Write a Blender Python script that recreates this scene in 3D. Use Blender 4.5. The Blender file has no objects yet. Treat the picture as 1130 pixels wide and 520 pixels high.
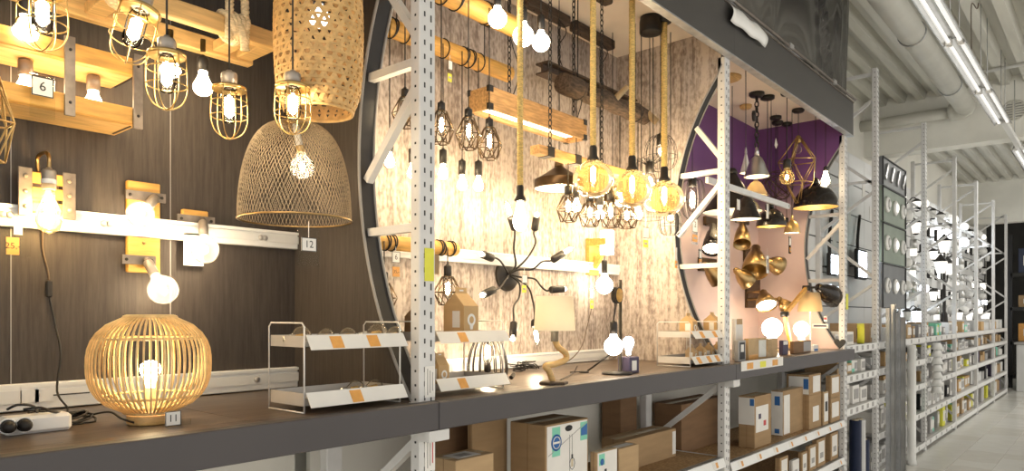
import bpy, bmesh, math, random
from mathutils import Vector, Matrix
random.seed(7)
sc = bpy.context.scene
C = sc.collection
PI = math.pi
# ------------------------------------------------------------------ camera, world, exposure
EYE = 1.71                       # eye height
TH = math.atan2(670, 780)        # yaw between the aisle direction (+X) and the view direction
CT, ST = math.cos(TH), math.sin(TH)
cam_d = bpy.data.cameras.new('camera')
cam = bpy.data.objects.new('camera', cam_d)
C.objects.link(cam)
cam.location = (0, 0, EYE)
cam.rotation_euler = (PI / 2, 0, TH - PI / 2)
cam_d.sensor_width = 36
cam_d.lens = 780 / 1130 * 36
cam_d.shift_y = 88 / 1130
cam_d.clip_start = 0.02
sc.camera = cam
w = bpy.data.worlds.new('world')
sc.world = w
w.use_nodes = True
w.node_tree.nodes['Background'].inputs[0].default_value = (1.0, 0.96, 0.89, 1)
w.node_tree.nodes['Background'].inputs[1].default_value = 1.05
sc.view_settings.view_transform = 'Standard'
sc.view_settings.look = 'None'
sc.view_settings.exposure = 0.5
sc.view_settings.gamma = 1.0
sc.view_settings.use_curve_mapping = False
cy = sc.cycles
cy.max_bounces = 8
cy.diffuse_bounces = 4
cy.glossy_bounces = 3
cy.transmission_bounces = 6
cy.transparent_max_bounces = 24
cy.caustics_reflective = False
cy.caustics_refractive = False
cy.sample_clamp_indirect = 4.0


def W(px, py, Y=None, X=None, z=None):
    """photo pixel + one known world coordinate -> world point (z absolute)"""
    a = (px - 565) / 780
    rx = CT + ST * a
    ry = ST - CT * a
    rz = (348 - py) / 780
    if Y is not None:
        t = Y / ry
    elif X is not None:
        t = X / rx
    else:
        t = (z - EYE) / rz
    return Vector((rx * t, ry * t, EYE + rz * t))


def D(px, Y):
    a = (px - 565) / 780
    return Y / (ST - CT * a) / 780      # metres per pixel at that depth


# ------------------------------------------------------------------ materials
MATS = {}


def nt(name):
    m = bpy.data.materials.new(name)
    m.use_nodes = True
    n = m.node_tree.nodes
    l = m.node_tree.links
    return m, n, l, n['Principled BSDF']


def mat(name, col, rough=0.5, metal=0.0, var=0.0, scale=8, stretch=(1, 1, 1), bump=0.0, spec=0.5, col2=None, det=4, coat=0):
    if name in MATS:
        return MATS[name]
    m, n, l, b = nt(name)
    b.inputs['Base Color'].default_value = (*col, 1)
    b.inputs['Roughness'].default_value = rough
    b.inputs['Metallic'].default_value = metal
    b.inputs['Specular IOR Level'].default_value = spec
    if coat:
        b.inputs['Coat Weight'].default_value = coat
    if var or col2 or bump:
        tc = n.new('ShaderNodeTexCoord')
        mp = n.new('ShaderNodeMapping')
        mp.inputs['Scale'].default_value = stretch
        ns = n.new('ShaderNodeTexNoise')
        ns.inputs['Scale'].default_value = scale
        ns.inputs['Detail'].default_value = det
        l.new(tc.outputs['Object'], mp.inputs[0])
        l.new(mp.outputs[0], ns.inputs['Vector'])
        cr = n.new('ShaderNodeValToRGB')
        c2 = col2 or tuple(max(0, c * (1 - var)) for c in col)
        c1 = col if col2 else tuple(min(1, c * (1 + var)) for c in col)
        cr.color_ramp.elements[0].position = 0.35
        cr.color_ramp.elements[1].position = 0.65
        cr.color_ramp.elements[0].color = (*c2, 1)
        cr.color_ramp.elements[1].color = (*c1, 1)
        l.new(ns.outputs[0], cr.inputs[0])
        l.new(cr.outputs[0], b.inputs['Base Color'])
        if bump:
            bp = n.new('ShaderNodeBump')
            bp.inputs['Strength'].default_value = bump
            bp.inputs['Distance'].default_value = 0.01
            l.new(ns.outputs[0], bp.inputs['Height'])
            l.new(bp.outputs[0], b.inputs['Normal'])
    MATS[name] = m
    return m


def emit(name, col, s, base=(0.9, 0.9, 0.9)):
    m, n, l, b = nt(name)
    b.inputs['Base Color'].default_value = (*base, 1)
    b.inputs['Emission Color'].default_value = (*col, 1)
    b.inputs['Emission Strength'].default_value = s
    MATS[name] = m
    return m


def glass(name, tint, refl=0.1, rough=0.03, glow=None, gs=0.0, dens=0.0):
    m, n, l, b = nt(name)
    n.remove(b)
    out = n['Material Output']
    tr = n.new('ShaderNodeBsdfTransparent')
    tr.inputs[0].default_value = (*tint, 1)
    gl = n.new('ShaderNodeBsdfGlossy')
    gl.inputs['Roughness'].default_value = rough
    fr = n.new('ShaderNodeLayerWeight')
    fr.inputs['Blend'].default_value = refl
    mx = n.new('ShaderNodeMixShader')
    l.new(fr.outputs['Fresnel'], mx.inputs[0])
    l.new(tr.outputs[0], mx.inputs[1])
    l.new(gl.outputs[0], mx.inputs[2])
    last = mx
    if dens:
        df = n.new('ShaderNodeBsdfTranslucent')
        df.inputs[0].default_value = (*(glow or tint), 1)
        m2 = n.new('ShaderNodeMixShader')
        m2.inputs[0].default_value = dens
        l.new(mx.outputs[0], m2.inputs[1])
        l.new(df.outputs[0], m2.inputs[2])
        last = m2
    l.new(last.outputs[0], out.inputs[0])
    MATS[name] = m
    return m


def wallpaper(name, c1, c2, sx, thr=(0.35, 0.65), seam=0.0, rough=0.7, fine=0.0, bump=0.15):
    """vertical-grain wall covering: streaks stretched along z, optional finer speckle"""
    m, n, l, b = nt(name)
    tc = n.new('ShaderNodeTexCoord')
    mp = n.new('ShaderNodeMapping')
    mp.inputs['Scale'].default_value = (sx, sx, sx * 0.06)
    ns = n.new('ShaderNodeTexNoise')
    ns.inputs['Scale'].default_value = 1.0
    ns.inputs['Detail'].default_value = 6
    ns.inputs['Roughness'].default_value = 0.7
    l.new(tc.outputs['Object'], mp.inputs[0])
    l.new(mp.outputs[0], ns.inputs['Vector'])
    fac = ns.outputs[0]
    if fine:
        mp2 = n.new('ShaderNodeMapping')
        mp2.inputs['Scale'].default_value = (60, 60, 30)
        n2 = n.new('ShaderNodeTexNoise')
        n2.inputs['Scale'].default_value = 1.0
        n2.inputs['Detail'].default_value = 3
        l.new(tc.outputs['Object'], mp2.inputs[0])
        l.new(mp2.outputs[0], n2.inputs['Vector'])
        ma = n.new('ShaderNodeMix')
        ma.inputs['Factor'].default_value = fine
        l.new(fac, ma.inputs['A'])
        l.new(n2.outputs[0], ma.inputs['B'])
        fac = ma.outputs['Result']
    cr = n.new('ShaderNodeValToRGB')
    cr.color_ramp.elements[0].position, cr.color_ramp.elements[1].position = thr
    cr.color_ramp.elements[0].color = (*c2, 1)
    cr.color_ramp.elements[1].color = (*c1, 1)
    l.new(fac, cr.inputs[0])
    l.new(cr.outputs[0], b.inputs['Base Color'])
    b.inputs['Roughness'].default_value = rough
    bp = n.new('ShaderNodeBump')
    bp.inputs['Strength'].default_value = bump
    bp.inputs['Distance'].default_value = 0.004
    l.new(fac, bp.inputs['Height'])
    l.new(bp.outputs[0], b.inputs['Normal'])
    MATS[name] = m
    return m


wallpaper('taupe_wallpaper', (0.062, 0.050, 0.041), (0.036, 0.028, 0.023), 90, bump=0.2)
wallpaper('whitewashed_wood', (0.50, 0.43, 0.375), (0.21, 0.165, 0.14), 26, thr=(0.40, 0.56), fine=0.42, bump=0.3)
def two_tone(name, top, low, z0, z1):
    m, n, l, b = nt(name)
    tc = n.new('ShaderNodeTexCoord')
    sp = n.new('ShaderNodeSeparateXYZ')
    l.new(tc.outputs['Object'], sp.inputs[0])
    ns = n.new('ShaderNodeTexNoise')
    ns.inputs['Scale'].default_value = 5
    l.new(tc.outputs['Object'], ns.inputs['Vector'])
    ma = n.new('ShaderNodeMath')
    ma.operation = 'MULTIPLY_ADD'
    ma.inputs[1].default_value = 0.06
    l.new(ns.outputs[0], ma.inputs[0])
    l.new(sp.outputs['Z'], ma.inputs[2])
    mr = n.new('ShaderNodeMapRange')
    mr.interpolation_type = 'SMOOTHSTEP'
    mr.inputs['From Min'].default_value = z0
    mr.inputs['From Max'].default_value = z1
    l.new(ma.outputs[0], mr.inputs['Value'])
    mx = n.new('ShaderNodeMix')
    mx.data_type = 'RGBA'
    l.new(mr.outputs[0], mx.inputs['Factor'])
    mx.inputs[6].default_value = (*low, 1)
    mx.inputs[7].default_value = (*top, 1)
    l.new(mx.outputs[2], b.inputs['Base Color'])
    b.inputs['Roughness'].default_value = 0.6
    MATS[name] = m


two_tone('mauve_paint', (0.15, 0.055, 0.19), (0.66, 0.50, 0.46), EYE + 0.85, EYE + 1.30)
mat('cream_ceiling', (0.80, 0.70, 0.60), 0.8, var=0.03, scale=4)
mat('rim_black', (0.012, 0.010, 0.010), 0.55, var=0.2, scale=20)
mat('rim_grey', (0.30, 0.29, 0.28), 0.45)
mat('white_plastic', (0.80, 0.80, 0.78), 0.35, var=0.03, scale=5)
mat('white_paint', (0.74, 0.74, 0.72), 0.4, var=0.04, scale=6)
mat('upright_paint', (0.66, 0.655, 0.645), 0.4, var=0.05, scale=10)
mat('galvanised', (0.45, 0.46, 0.47), 0.4, 0.75, var=0.12, scale=14)
mat('slot_dark', (0.05, 0.05, 0.05), 0.8, var=0.1, scale=30)
mat('grey_beam', (0.062, 0.055, 0.057), 0.5, var=0.05, scale=3)
mat('grey_fascia', (0.05, 0.047, 0.045), 0.42, var=0.04, scale=2)
mat('film_dark', (0.05, 0.047, 0.045), 0.2, var=0.15, scale=3, coat=0.3)
mat('shelf_laminate', (0.105, 0.075, 0.055), 0.35, stretch=(1, 14, 1), scale=4, var=0.35)
mat('pine_yellow', (0.60, 0.33, 0.075), 0.55, stretch=(1.5, 12, 12), scale=6, var=0.18, bump=0.05)
mat('pine_pale', (0.62, 0.40, 0.16), 0.55, stretch=(1.5, 12, 12), scale=6, var=0.16, bump=0.05)
mat('oak_beam', (0.46, 0.26, 0.10), 0.6, stretch=(2, 14, 14), scale=6, var=0.3, bump=0.1)
mat('wood_dark', (0.055, 0.034, 0.022), 0.6, stretch=(2, 10, 10), scale=8, var=0.4, bump=0.2)
mat('bark', (0.085, 0.055, 0.035), 0.9, stretch=(1, 4, 4), scale=22, var=0.5, bump=0.6)
mat('wood_cut', (0.66, 0.48, 0.26), 0.7, var=0.15, scale=30)
mat('rattan', (0.72, 0.50, 0.22), 0.5, var=0.15, scale=40)
mat('bamboo', (0.60, 0.37, 0.14), 0.6, var=0.18, scale=40)
mat('rope', (0.66, 0.47, 0.17), 0.9, var=0.25, scale=60, stretch=(1, 1, 3), bump=0.5)
mat('rope_pale', (0.72, 0.58, 0.36), 0.9, var=0.2, scale=60, stretch=(1, 1, 3), bump=0.5)
mat('brass', (0.52, 0.36, 0.14), 0.3, 1.0, var=0.08, scale=20)
mat('brass_old', (0.42, 0.29, 0.13), 0.35, 1.0, var=0.12, scale=20)
mat('gold_wire', (0.50, 0.33, 0.13), 0.4, 0.9, var=0.1, scale=20)
mat('mesh_wire', (0.34, 0.27, 0.18), 0.45, 0.6, var=0.1, scale=20)
mat('iron_grey', (0.20, 0.17, 0.145), 0.45, 0.6, var=0.2, scale=25)
mat('socket_grey', (0.33, 0.29, 0.25), 0.4, 0.5, var=0.1, scale=25)
mat('black_metal', (0.018, 0.015, 0.013), 0.45, 0.2, var=0.2, scale=20)
mat('black_gloss', (0.02, 0.016, 0.014), 0.2, 0.2, var=0.2, scale=20)
mat('bronze_dark', (0.10, 0.065, 0.035), 0.3, 0.8, var=0.2, scale=20)
mat('steel', (0.58, 0.58, 0.57), 0.28, 0.9, var=0.06, scale=10)
mat('wire_white', (0.72, 0.71, 0.69), 0.35, 0.3, var=0.04, scale=10)
mat('tray_grey', (0.50, 0.48, 0.46), 0.4, 0.3, var=0.05, scale=10)
mat('cord_black', (0.012, 0.010, 0.009), 0.6, var=0.2, scale=60)
mat('cord_brown', (0.10, 0.065, 0.035), 0.6, var=0.2, scale=60)
mat('cardboard', (0.36, 0.235, 0.12), 0.85, var=0.07, scale=5, stretch=(1, 1, 6))
mat('cardboard_light', (0.48, 0.33, 0.18), 0.85, var=0.07, scale=5, stretch=(1, 1, 6))
mat('cardboard_dark', (0.22, 0.125, 0.062), 0.85, var=0.08, scale=5, stretch=(1, 1, 6))
mat('kraft_warm', (0.55, 0.36, 0.17), 0.8, var=0.08, scale=12)
mat('tape', (0.62, 0.52, 0.36), 0.25, var=0.05, scale=10)
mat('print_white', (0.78, 0.76, 0.72), 0.6, var=0.03, scale=9)
mat('print_blue', (0.03, 0.14, 0.40), 0.6, var=0.05, scale=9)
mat('print_green', (0.22, 0.62, 0.46), 0.6, var=0.05, scale=9)
mat('print_black', (0.015, 0.015, 0.017), 0.6, var=0.05, scale=9)
mat('print_red', (0.55, 0.06, 0.07), 0.6, var=0.05, scale=9)
mat('print_orange', (0.74, 0.36, 0.09), 0.6, var=0.08, scale=30)
mat('print_yellow', (0.76, 0.74, 0.07), 0.6, var=0.04, scale=30)
mat('print_purple', (0.055, 0.042, 0.085), 0.6, var=0.04, scale=30)
mat('print_grey', (0.36, 0.35, 0.34), 0.6, var=0.05, scale=9)
mat('osb', (0.46, 0.30, 0.14), 0.8, scale=38, col2=(0.28, 0.16, 0.07), bump=0.2, stretch=(1, 2, 1))
mat('cream_fabric', (0.80, 0.72, 0.56), 0.8, var=0.03, scale=60)
mat('deck_metal', (0.62, 0.61, 0.55), 0.45, 0.15, var=0.14, scale=2, stretch=(0.3, 3, 3))
mat('concrete_white', (0.82, 0.81, 0.75), 0.8, var=0.06, scale=2)
mat('wall_offwhite', (0.80, 0.78, 0.71), 0.8, var=0.05, scale=1.5)
mat('duct_grey', (0.64, 0.63, 0.57), 0.45, var=0.06, scale=4)
mat('tile_light', (0.80, 0.79, 0.74), 0.25, var=0.07, scale=2)
mat('tile_warm', (0.74, 0.72, 0.66), 0.25, var=0.07, scale=2)
mat('grout', (0.26, 0.25, 0.22), 0.8, var=0.1, scale=12)
mat('panel_white', (0.72, 0.72, 0.71), 0.4, var=0.04, scale=2)
mat('panel_grey', (0.20, 0.21, 0.22), 0.4, var=0.1, scale=4)
mat('panel_green', (0.25, 0.30, 0.25), 0.5, var=0.1, scale=4)
mat('joint_black', (0.02, 0.02, 0.022), 0.6, var=0.1, scale=10)
mat('navy', (0.02, 0.03, 0.07), 0.4, var=0.1, scale=10)
mat('lime', (0.32, 0.62, 0.05), 0.5, var=0.1, scale=10)
mat('dark_store', (0.035, 0.034, 0.032), 0.8, var=0.2, scale=2)
mat('acrylic_edge', (0.62, 0.64, 0.62), 0.2, var=0.02, scale=4)
WARM = (1.0, 0.79, 0.52)
emit('lit_frost', (1.0, 0.80, 0.52), 26)
emit('lit_globe', (1.0, 0.84, 0.62), 16)
emit('filament', WARM, 260)
emit('filament_soft', WARM, 210)
emit('lit_bulb_hot', (1.0, 0.78, 0.47), 60)
emit('lit_shade', (1.0, 0.82, 0.58), 1.3)
emit('lit_disc', (1.0, 0.74, 0.44), 12)
emit('lit_cool', (0.80, 0.90, 1.0), 14)
emit('lit_added_panel', (1.0, 0.78, 0.5), 4)
emit('lit_white', (1.0, 0.94, 0.84), 0.75)
emit('lit_led', (1.0, 0.97, 0.92), 5)
emit('lit_white2', (1.0, 0.90, 0.74), 14)
emit('tube_on', (1.0, 0.96, 0.88), 0.65)
emit('filament_cage', (1.0, 0.79, 0.50), 80)
emit('lit_bulb_mid', (1.0, 0.78, 0.48), 28)
emit('tube_bright', (1.0, 0.97, 0.92), 14)
glass('glass_clear', (0.97, 0.96, 0.94), 0.12)
glass('glass_globe', (0.96, 0.94, 0.90), 0.16, glow=(1.0, 0.92, 0.8), dens=0.09)
glass('glass_amber', (0.96, 0.80, 0.48), 0.22, glow=(1.0, 0.7, 0.3), dens=0.06)
glass('acrylic', (0.95, 0.96, 0.95), 0.10)
def cloth(name, col):
    m, n, l, b = nt(name)
    b.inputs['Base Color'].default_value = (*col, 1)
    b.inputs['Roughness'].default_value = 0.9
    tl = n.new('ShaderNodeBsdfTranslucent')
    tl.inputs[0].default_value = (*col, 1)
    mx = n.new('ShaderNodeMixShader')
    mx.inputs[0].default_value = 0.5
    l.new(b.outputs[0], mx.inputs[1])
    l.new(tl.outputs[0], mx.inputs[2])
    l.new(mx.outputs[0], n['Material Output'].inputs[0])
    MATS[name] = m


cloth('shade_cloth', (0.85, 0.80, 0.70))
cloth('shade_cloth_warm', (0.80, 0.66, 0.42))


def tile_floor(name):
    m, n, l, b = nt(name)
    tc = n.new('ShaderNodeTexCoord')
    br = n.new('ShaderNodeTexBrick')
    br.offset = 0.0
    br.inputs['Scale'].default_value = 1.0
    br.inputs['Brick Width'].default_value = 0.4
    br.inputs['Row Height'].default_value = 0.4
    br.inputs['Mortar Size'].default_value = 0.004
    br.inputs['Color1'].default_value = (0.80, 0.79, 0.74, 1)
    br.inputs['Color2'].default_value = (0.74, 0.72, 0.66, 1)
    br.inputs['Mortar'].default_value = (0.26, 0.25, 0.22, 1)
    l.new(tc.outputs['Object'], br.inputs['Vector'])
    l.new(br.outputs[0], b.inputs['Base Color'])
    b.inputs['Roughness'].default_value = 0.3
    MATS[name] = m


tile_floor('tile_floor')
M = MATS


# ------------------------------------------------------------------ mesh helpers
def frame(p, axis=(0, 0, 1)):
    q = Vector(axis).normalized().to_track_quat('Z', 'Y')
    return Matrix.Translation(Vector(p)) @ q.to_matrix().to_4x4()


class MB:
    def __init__(s):
        s.v, s.f, s.s = [], [], []

    def add(s, vs, fs, smooth=False, Mx=None):
        o = len(s.v)
        if Mx is not None:
            vs = [Mx @ Vector(v) for v in vs]
        s.v += [tuple(v) for v in vs]
        s.f += [tuple(i + o for i in f) for f in fs]
        s.s += [smooth] * len(fs)
        return s

    def box(s, x0, x1, y0, y1, z0, z1, Mx=None):
        vs = [(x, y, z) for z in (z0, z1) for y in (y0, y1) for x in (x0, x1)]
        return s.add(vs, [(0, 2, 3, 1), (4, 5, 7, 6), (0, 1, 5, 4), (2, 6, 7, 3), (0, 4, 6, 2), (1, 3, 7, 5)], False, Mx)

    def cbox(s, x0, x1, y0, y1, z0, z1, c=0.004, Mx=None):
        """box with chamfered vertical and horizontal edges (26-face)"""
        bm = bmesh.new()
        bmesh.ops.create_cube(bm, size=1)
        for v in bm.verts:
            v.co = Vector(((x0 + x1) / 2 + v.co.x * (x1 - x0), (y0 + y1) / 2 + v.co.y * (y1 - y0), (z0 + z1) / 2 + v.co.z * (z1 - z0)))
        bmesh.ops.bevel(bm, geom=bm.edges[:], offset=min(c, (x1 - x0) / 2.5, (y1 - y0) / 2.5, (z1 - z0) / 2.5), segments=1, affect='EDGES')
        bm.verts.index_update()
        s.add([v.co.copy() for v in bm.verts], [[v.index for v in f.verts] for f in bm.faces], False, Mx)
        bm.free()
        return s

    def bar(s, p, q, wd, th, up=(0, 0, 1)):
        """rectangular bar from p to q; wd across, th along 'up'"""
        p, q = Vector(p), Vector(q)
        d = (q - p)
        L = d.length
        d.normalize()
        u = Vector(up)
        r = d.cross(u)
        if r.length < 1e-5:
            r = d.cross(Vector((1, 0, 0)))
        r.normalize()
        u = r.cross(d).normalized()
        mx = Matrix((r, u, d)).transposed().to_4x4()
        mx.translation = p
        return s.box(-wd / 2, wd / 2, -th / 2, th / 2, 0, L, mx)

    def tube(s, pts, r, seg=6, closed=False, caps=True):
        pts = [Vector(p) for p in pts]
        n = len(pts)
        rs = r if isinstance(r, (list, tuple)) else [r] * n
        vs, fs = [], []
        prev = None
        for i, p in enumerate(pts):
            if closed:
                t = pts[(i + 1) % n] - pts[i - 1]
            else:
                t = pts[min(i + 1, n - 1)] - pts[max(i - 1, 0)]
            if t.length < 1e-9:
                t = Vector((0, 0, 1))
            t.normalize()
            if prev is None:
                u = t.orthogonal().normalized()
            else:
                u = prev - t * prev.dot(t)
                u = u.normalized() if u.length > 1e-6 else t.orthogonal().normalized()
            prev = u
            b = t.cross(u)
            for k in range(seg):
                a = 2 * PI * k / seg
                vs.append(p + (u * math.cos(a) + b * math.sin(a)) * rs[i])
        m = n if closed else n - 1
        for i in range(m):
            j = (i + 1) % n
            for k in range(seg):
                k2 = (k + 1) % seg
                fs.append((i * seg + k, i * seg + k2, j * seg + k2, j * seg + k))
        if caps and not closed:
            fs.append(tuple(range(seg - 1, -1, -1)))
            fs.append(tuple((n - 1) * seg + k for k in range(seg)))
        return s.add(vs, fs, seg > 4)

    def lathe(s, prof, seg=20, Mx=None, smooth=True):
        """prof: list of (r, z); closed at ends when r == 0"""
        vs, fs, idx = [], [], []
        for r, z in prof:
            if r < 1e-6:
                idx.append([len(vs)] * seg)
                vs.append((0, 0, z))
            else:
                idx.append(list(range(len(vs), len(vs) + seg)))
                vs += [(r * math.cos(2 * PI * k / seg), r * math.sin(2 * PI * k / seg), z) for k in range(seg)]
        for a, b in zip(idx, idx[1:]):
            for k in range(seg):
                k2 = (k + 1) % seg
                f = []
                for i in (a[k], a[k2], b[k2], b[k]):
                    if i not in f:
                        f.append(i)
                if len(f) > 2:
                    fs.append(tuple(f))
        return s.add(vs, fs, smooth, Mx)

    def cyl(s, p, q, r, seg=16, r2=None):
        p, q = Vector(p), Vector(q)
        L = (q - p).length
        r2 = r if r2 is None else r2
        return s.lathe([(0, 0), (r, 0), (r, 0), (r2, L), (r2, L), (0, L)], seg, frame(p, q - p), True)

    def prism(s, poly, h, Mx=None):
        """polygon in local XY extruded 0..h along Z"""
        n = len(poly)
        vs = [(x, y, 0) for x, y in poly] + [(x, y, h) for x, y in poly]
        fs = [tuple(range(n - 1, -1, -1)), tuple(range(n, 2 * n))] + [(i, (i + 1) % n, n + (i + 1) % n, n + i) for i in range(n)]
        return s.add(vs, fs, False, Mx)

    def sphere(s, p, r, seg=14, rings=8, sz=1.0):
        return s.lathe([(r * math.sin(PI * i / rings), -r * sz * math.cos(PI * i / rings)) for i in range(rings + 1)], seg, Matrix.Translation(Vector(p)))

    def mesh(s, name):
        me = bpy.data.meshes.new(name)
        me.from_pydata(s.v, [], s.f)
        me.polygons.foreach_set('use_smooth', s.s)
        me.update()
        return me

    def build(s, name, m, parent=None, local=False):
        off = Vector((0, 0, 0))
        if parent is not None and not local:
            o = parent
            while o is not None:
                off += o.location
                o = o.parent
            if off.length > 0:
                s.v = [(v[0] - off.x, v[1] - off.y, v[2] - off.z) for v in s.v]
        me = s.mesh(name)
        me.materials.append(M[m] if isinstance(m, str) else m)
        ob = bpy.data.objects.new(name, me)
        C.objects.link(ob)
        if parent is not None:
            ob.parent = parent
        return ob


def tag(o, label=None, cat=None, group=None, kind=None):
    if label:
        o['label'] = label
    if cat:
        o['category'] = cat
    if group:
        o['group'] = group
    if kind:
        o['kind'] = kind
    return o


def thing(name, label, cat, loc, group=None):
    o = bpy.data.objects.new(name, None)
    o.empty_display_size = 0.05
    C.objects.link(o)
    o.location = Vector(loc)
    return tag(o, label, cat, group)


def solo(name, mb, m, label, cat, group=None, loc=None):
    """a thing that is one mesh, origin at loc"""
    if loc is not None:
        mb.v = [(v[0] - loc[0], v[1] - loc[1], v[2] - loc[2]) for v in mb.v]
    o = mb.build(name, m)
    if loc is not None:
        o.location = Vector(loc)
    return tag(o, label, cat, group)


def struct(name, mb, m, parent=None):
    o = mb.build(name, m, parent)
    if parent is None:
        o['kind'] = 'structure'
    return o


def dup(root, loc, label=None, group=None):
    r = root.copy()
    C.objects.link(r)
    r.location = Vector(loc)
    if label:
        r['label'] = label
    if group:
        r['group'] = group
    for ch in root.children:
        c = ch.copy()
        C.objects.link(c)
        c.parent = r
        for g in ch.children:
            d = g.copy()
            C.objects.link(d)
            d.parent = c
    return r


_text_cache = {}


def text(body, size, loc, parent, m='print_black', name='lettering', rot=(PI / 2, 0, 0)):
    key = (body, size)
    if key not in _text_cache:
        cu = bpy.data.curves.new('lettering', 'FONT')
        cu.body = body
        cu.size = size
        cu.align_x = 'CENTER'
        cu.align_y = 'CENTER'
        cu.resolution_u = 2
        ob = bpy.data.objects.new('lettering', cu)
        C.objects.link(ob)
        dg = bpy.context.evaluated_depsgraph_get()
        me = bpy.data.meshes.new_from_object(ob.evaluated_get(dg))
        bpy.data.objects.remove(ob)
        _text_cache[key] = me
    me = _text_cache[key].copy()
    me.materials.clear()
    me.materials.append(M[m])
    ob = bpy.data.objects.new(name, me)
    C.objects.link(ob)
    off = Vector((0, 0, 0))
    o = parent
    while o is not None:
        off += o.location
        o = o.parent
    ob.location = Vector(loc) - off
    ob.rotation_euler = rot
    ob.parent = parent
    return ob


def ring(c, r, n=24, rx=None, axis=(0, 0, 1)):
    f = frame(c, axis)
    return [f @ Vector((r * math.cos(2 * PI * k / n), (rx or r) * math.sin(2 * PI * k / n), 0)) for k in range(n)]


def smooth_path(pts, n=6):
    """Catmull-Rom through points"""
    P = [Vector(p) for p in pts]
    P = [P[0] * 2 - P[1]] + P + [P[-1] * 2 - P[-2]]
    out = []
    for i in range(1, len(P) - 2):
        for k in range(n):
            t = k / n
            a, b, c, d = P[i - 1], P[i], P[i + 1], P[i + 2]
            out.append(0.5 * ((2 * b) + (c - a) * t + (2 * a - 5 * b + 4 * c - d) * t * t + (3 * b - a - 3 * c + d) * t ** 3))
    out.append(P[-2])
    return out


# ------------------------------------------------------------------ levels and planes (absolute z)
YF = 1.85                         # front plane of the rack posts
YB = 2.63                         # back wall of the lamp bays
ZS = EYE - 0.302                  # top of the lamp shelf
ZC = EYE + 1.78                   # ceiling of the bays
ZH0, ZH1 = EYE + 1.606, EYE + 1.897   # header fascia
ZD = EYE + 3.07                   # hall ceiling
UP = [1.66, 4.175, 6.69]          # left sides of the three uprights
UW = 0.075
XL = -0.90                        # left end of the first bay
# ------------------------------------------------------------------ hall: floor, ceiling deck, beams, walls
fl = struct('floor', MB().box(-3, 24, -4.5, 2.8, -0.12, -0.006), 'tile_floor')
TS = 0.40
for i in range(30):
    for j in range(8):
        x0 = 7.4 + i * TS
        y0 = 1.86 - (j + 1) * TS
        if x0 > 19.2:
            continue
        key = 'tile_light' if random.random() < 0.6 else 'tile_warm'
        me = bpy.data.meshes.get('floor_' + key)
        if me is None:
            o = MB().cbox(0.003, TS - 0.003, 0.003, TS - 0.003, -0.01, 0.0, 0.002).build('floor_' + key, key)
            me = o.data
            me.name = 'floor_' + key
            bpy.data.objects.remove(o)
        o = bpy.data.objects.new('floor_tile', me)
        C.objects.link(o)
        o.location = (x0, y0, random.uniform(-0.0006, 0.0006))
        o.parent = fl
ce = struct('ceiling', MB().box(-3, 24, -4.5, 2.9, ZD, ZD + 0.1), 'deck_metal')
RIB = [(-0.075, 0), (-0.045, -0.10), (0.045, -0.10), (0.075, 0)]
def deck_run(x0, x1, y_list):
    f = Matrix(((0, 0, 1, 0), (1, 0, 0, 0), (0, 1, 0, 0), (0, 0, 0, 1)))
    mb = MB().prism([(a, b) for a, b in RIB], x1 - x0, f)
    mb.v = [(v[0], v[1], v[2]) for v in mb.v]
    first = mb.build('deck_rib', 'deck_metal', ce)
    first.location = (x0, y_list[0], ZD)
    for y in y_list[1:]:
        o = first.copy()
        C.objects.link(o)
        o.location = (x0, y, ZD)
deck_run(-2, 11.06, [2.55 - 0.24 * k for k in range(22)])
deck_run(11.36, 18.9, [2.55 - 0.24 * k for k in range(16)])
struct('beam_cross', MB().box(11.06, 11.36, -4.4, 2.9, EYE + 2.28, ZD), 'concrete_white')
struct('beam_cross', MB().box(18.9, 19.2, -4.4, 2.9, EYE + 2.05, ZD), 'concrete_white')
wb = struct('wall_back', MB().box(-1.2, 24, 2.80, 2.95, 0, ZD), 'wall_offwhite')
struct('wall_end', MB().box(23.5, 23.7, -4.5, 2.8, 0, ZD), 'dark_store')

# round duct along the aisle with an elbow over to the cross beam
du = thing('ventilation_duct', 'thick grey round ventilation pipe under the metal ceiling with an elbow at the beam', 'pipe', (0, 1.50, EYE + 2.69))
MB().tube([(-2, 1.50, EYE + 2.69), (10.7, 1.50, EYE + 2.69)], 0.115, 18).build('straight_pipe', 'duct_grey', du)
el = [(10.7 + 0.2 * math.sin(a), 1.50 + 0.2 - 0.2 * math.cos(a), EYE + 2.69) for a in [k * PI / 2 / 6 for k in range(7)]]
MB().tube(el, 0.115, 18).build('elbow', 'duct_grey', du)
MB().tube([(10.9, 1.70, EYE + 2.69), (10.9, 2.8, EYE + 2.69)], 0.075, 16).build('branch_pipe', 'duct_grey', du)
for x in (2.2, 5.0, 7.6, 9.6):
    MB().tube(ring((x, 1.50, EYE + 2.69), 0.12, 20, axis=(1, 0, 0)), 0.008, 5, True).build('pipe_clamp', 'galvanised', du)
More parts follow.
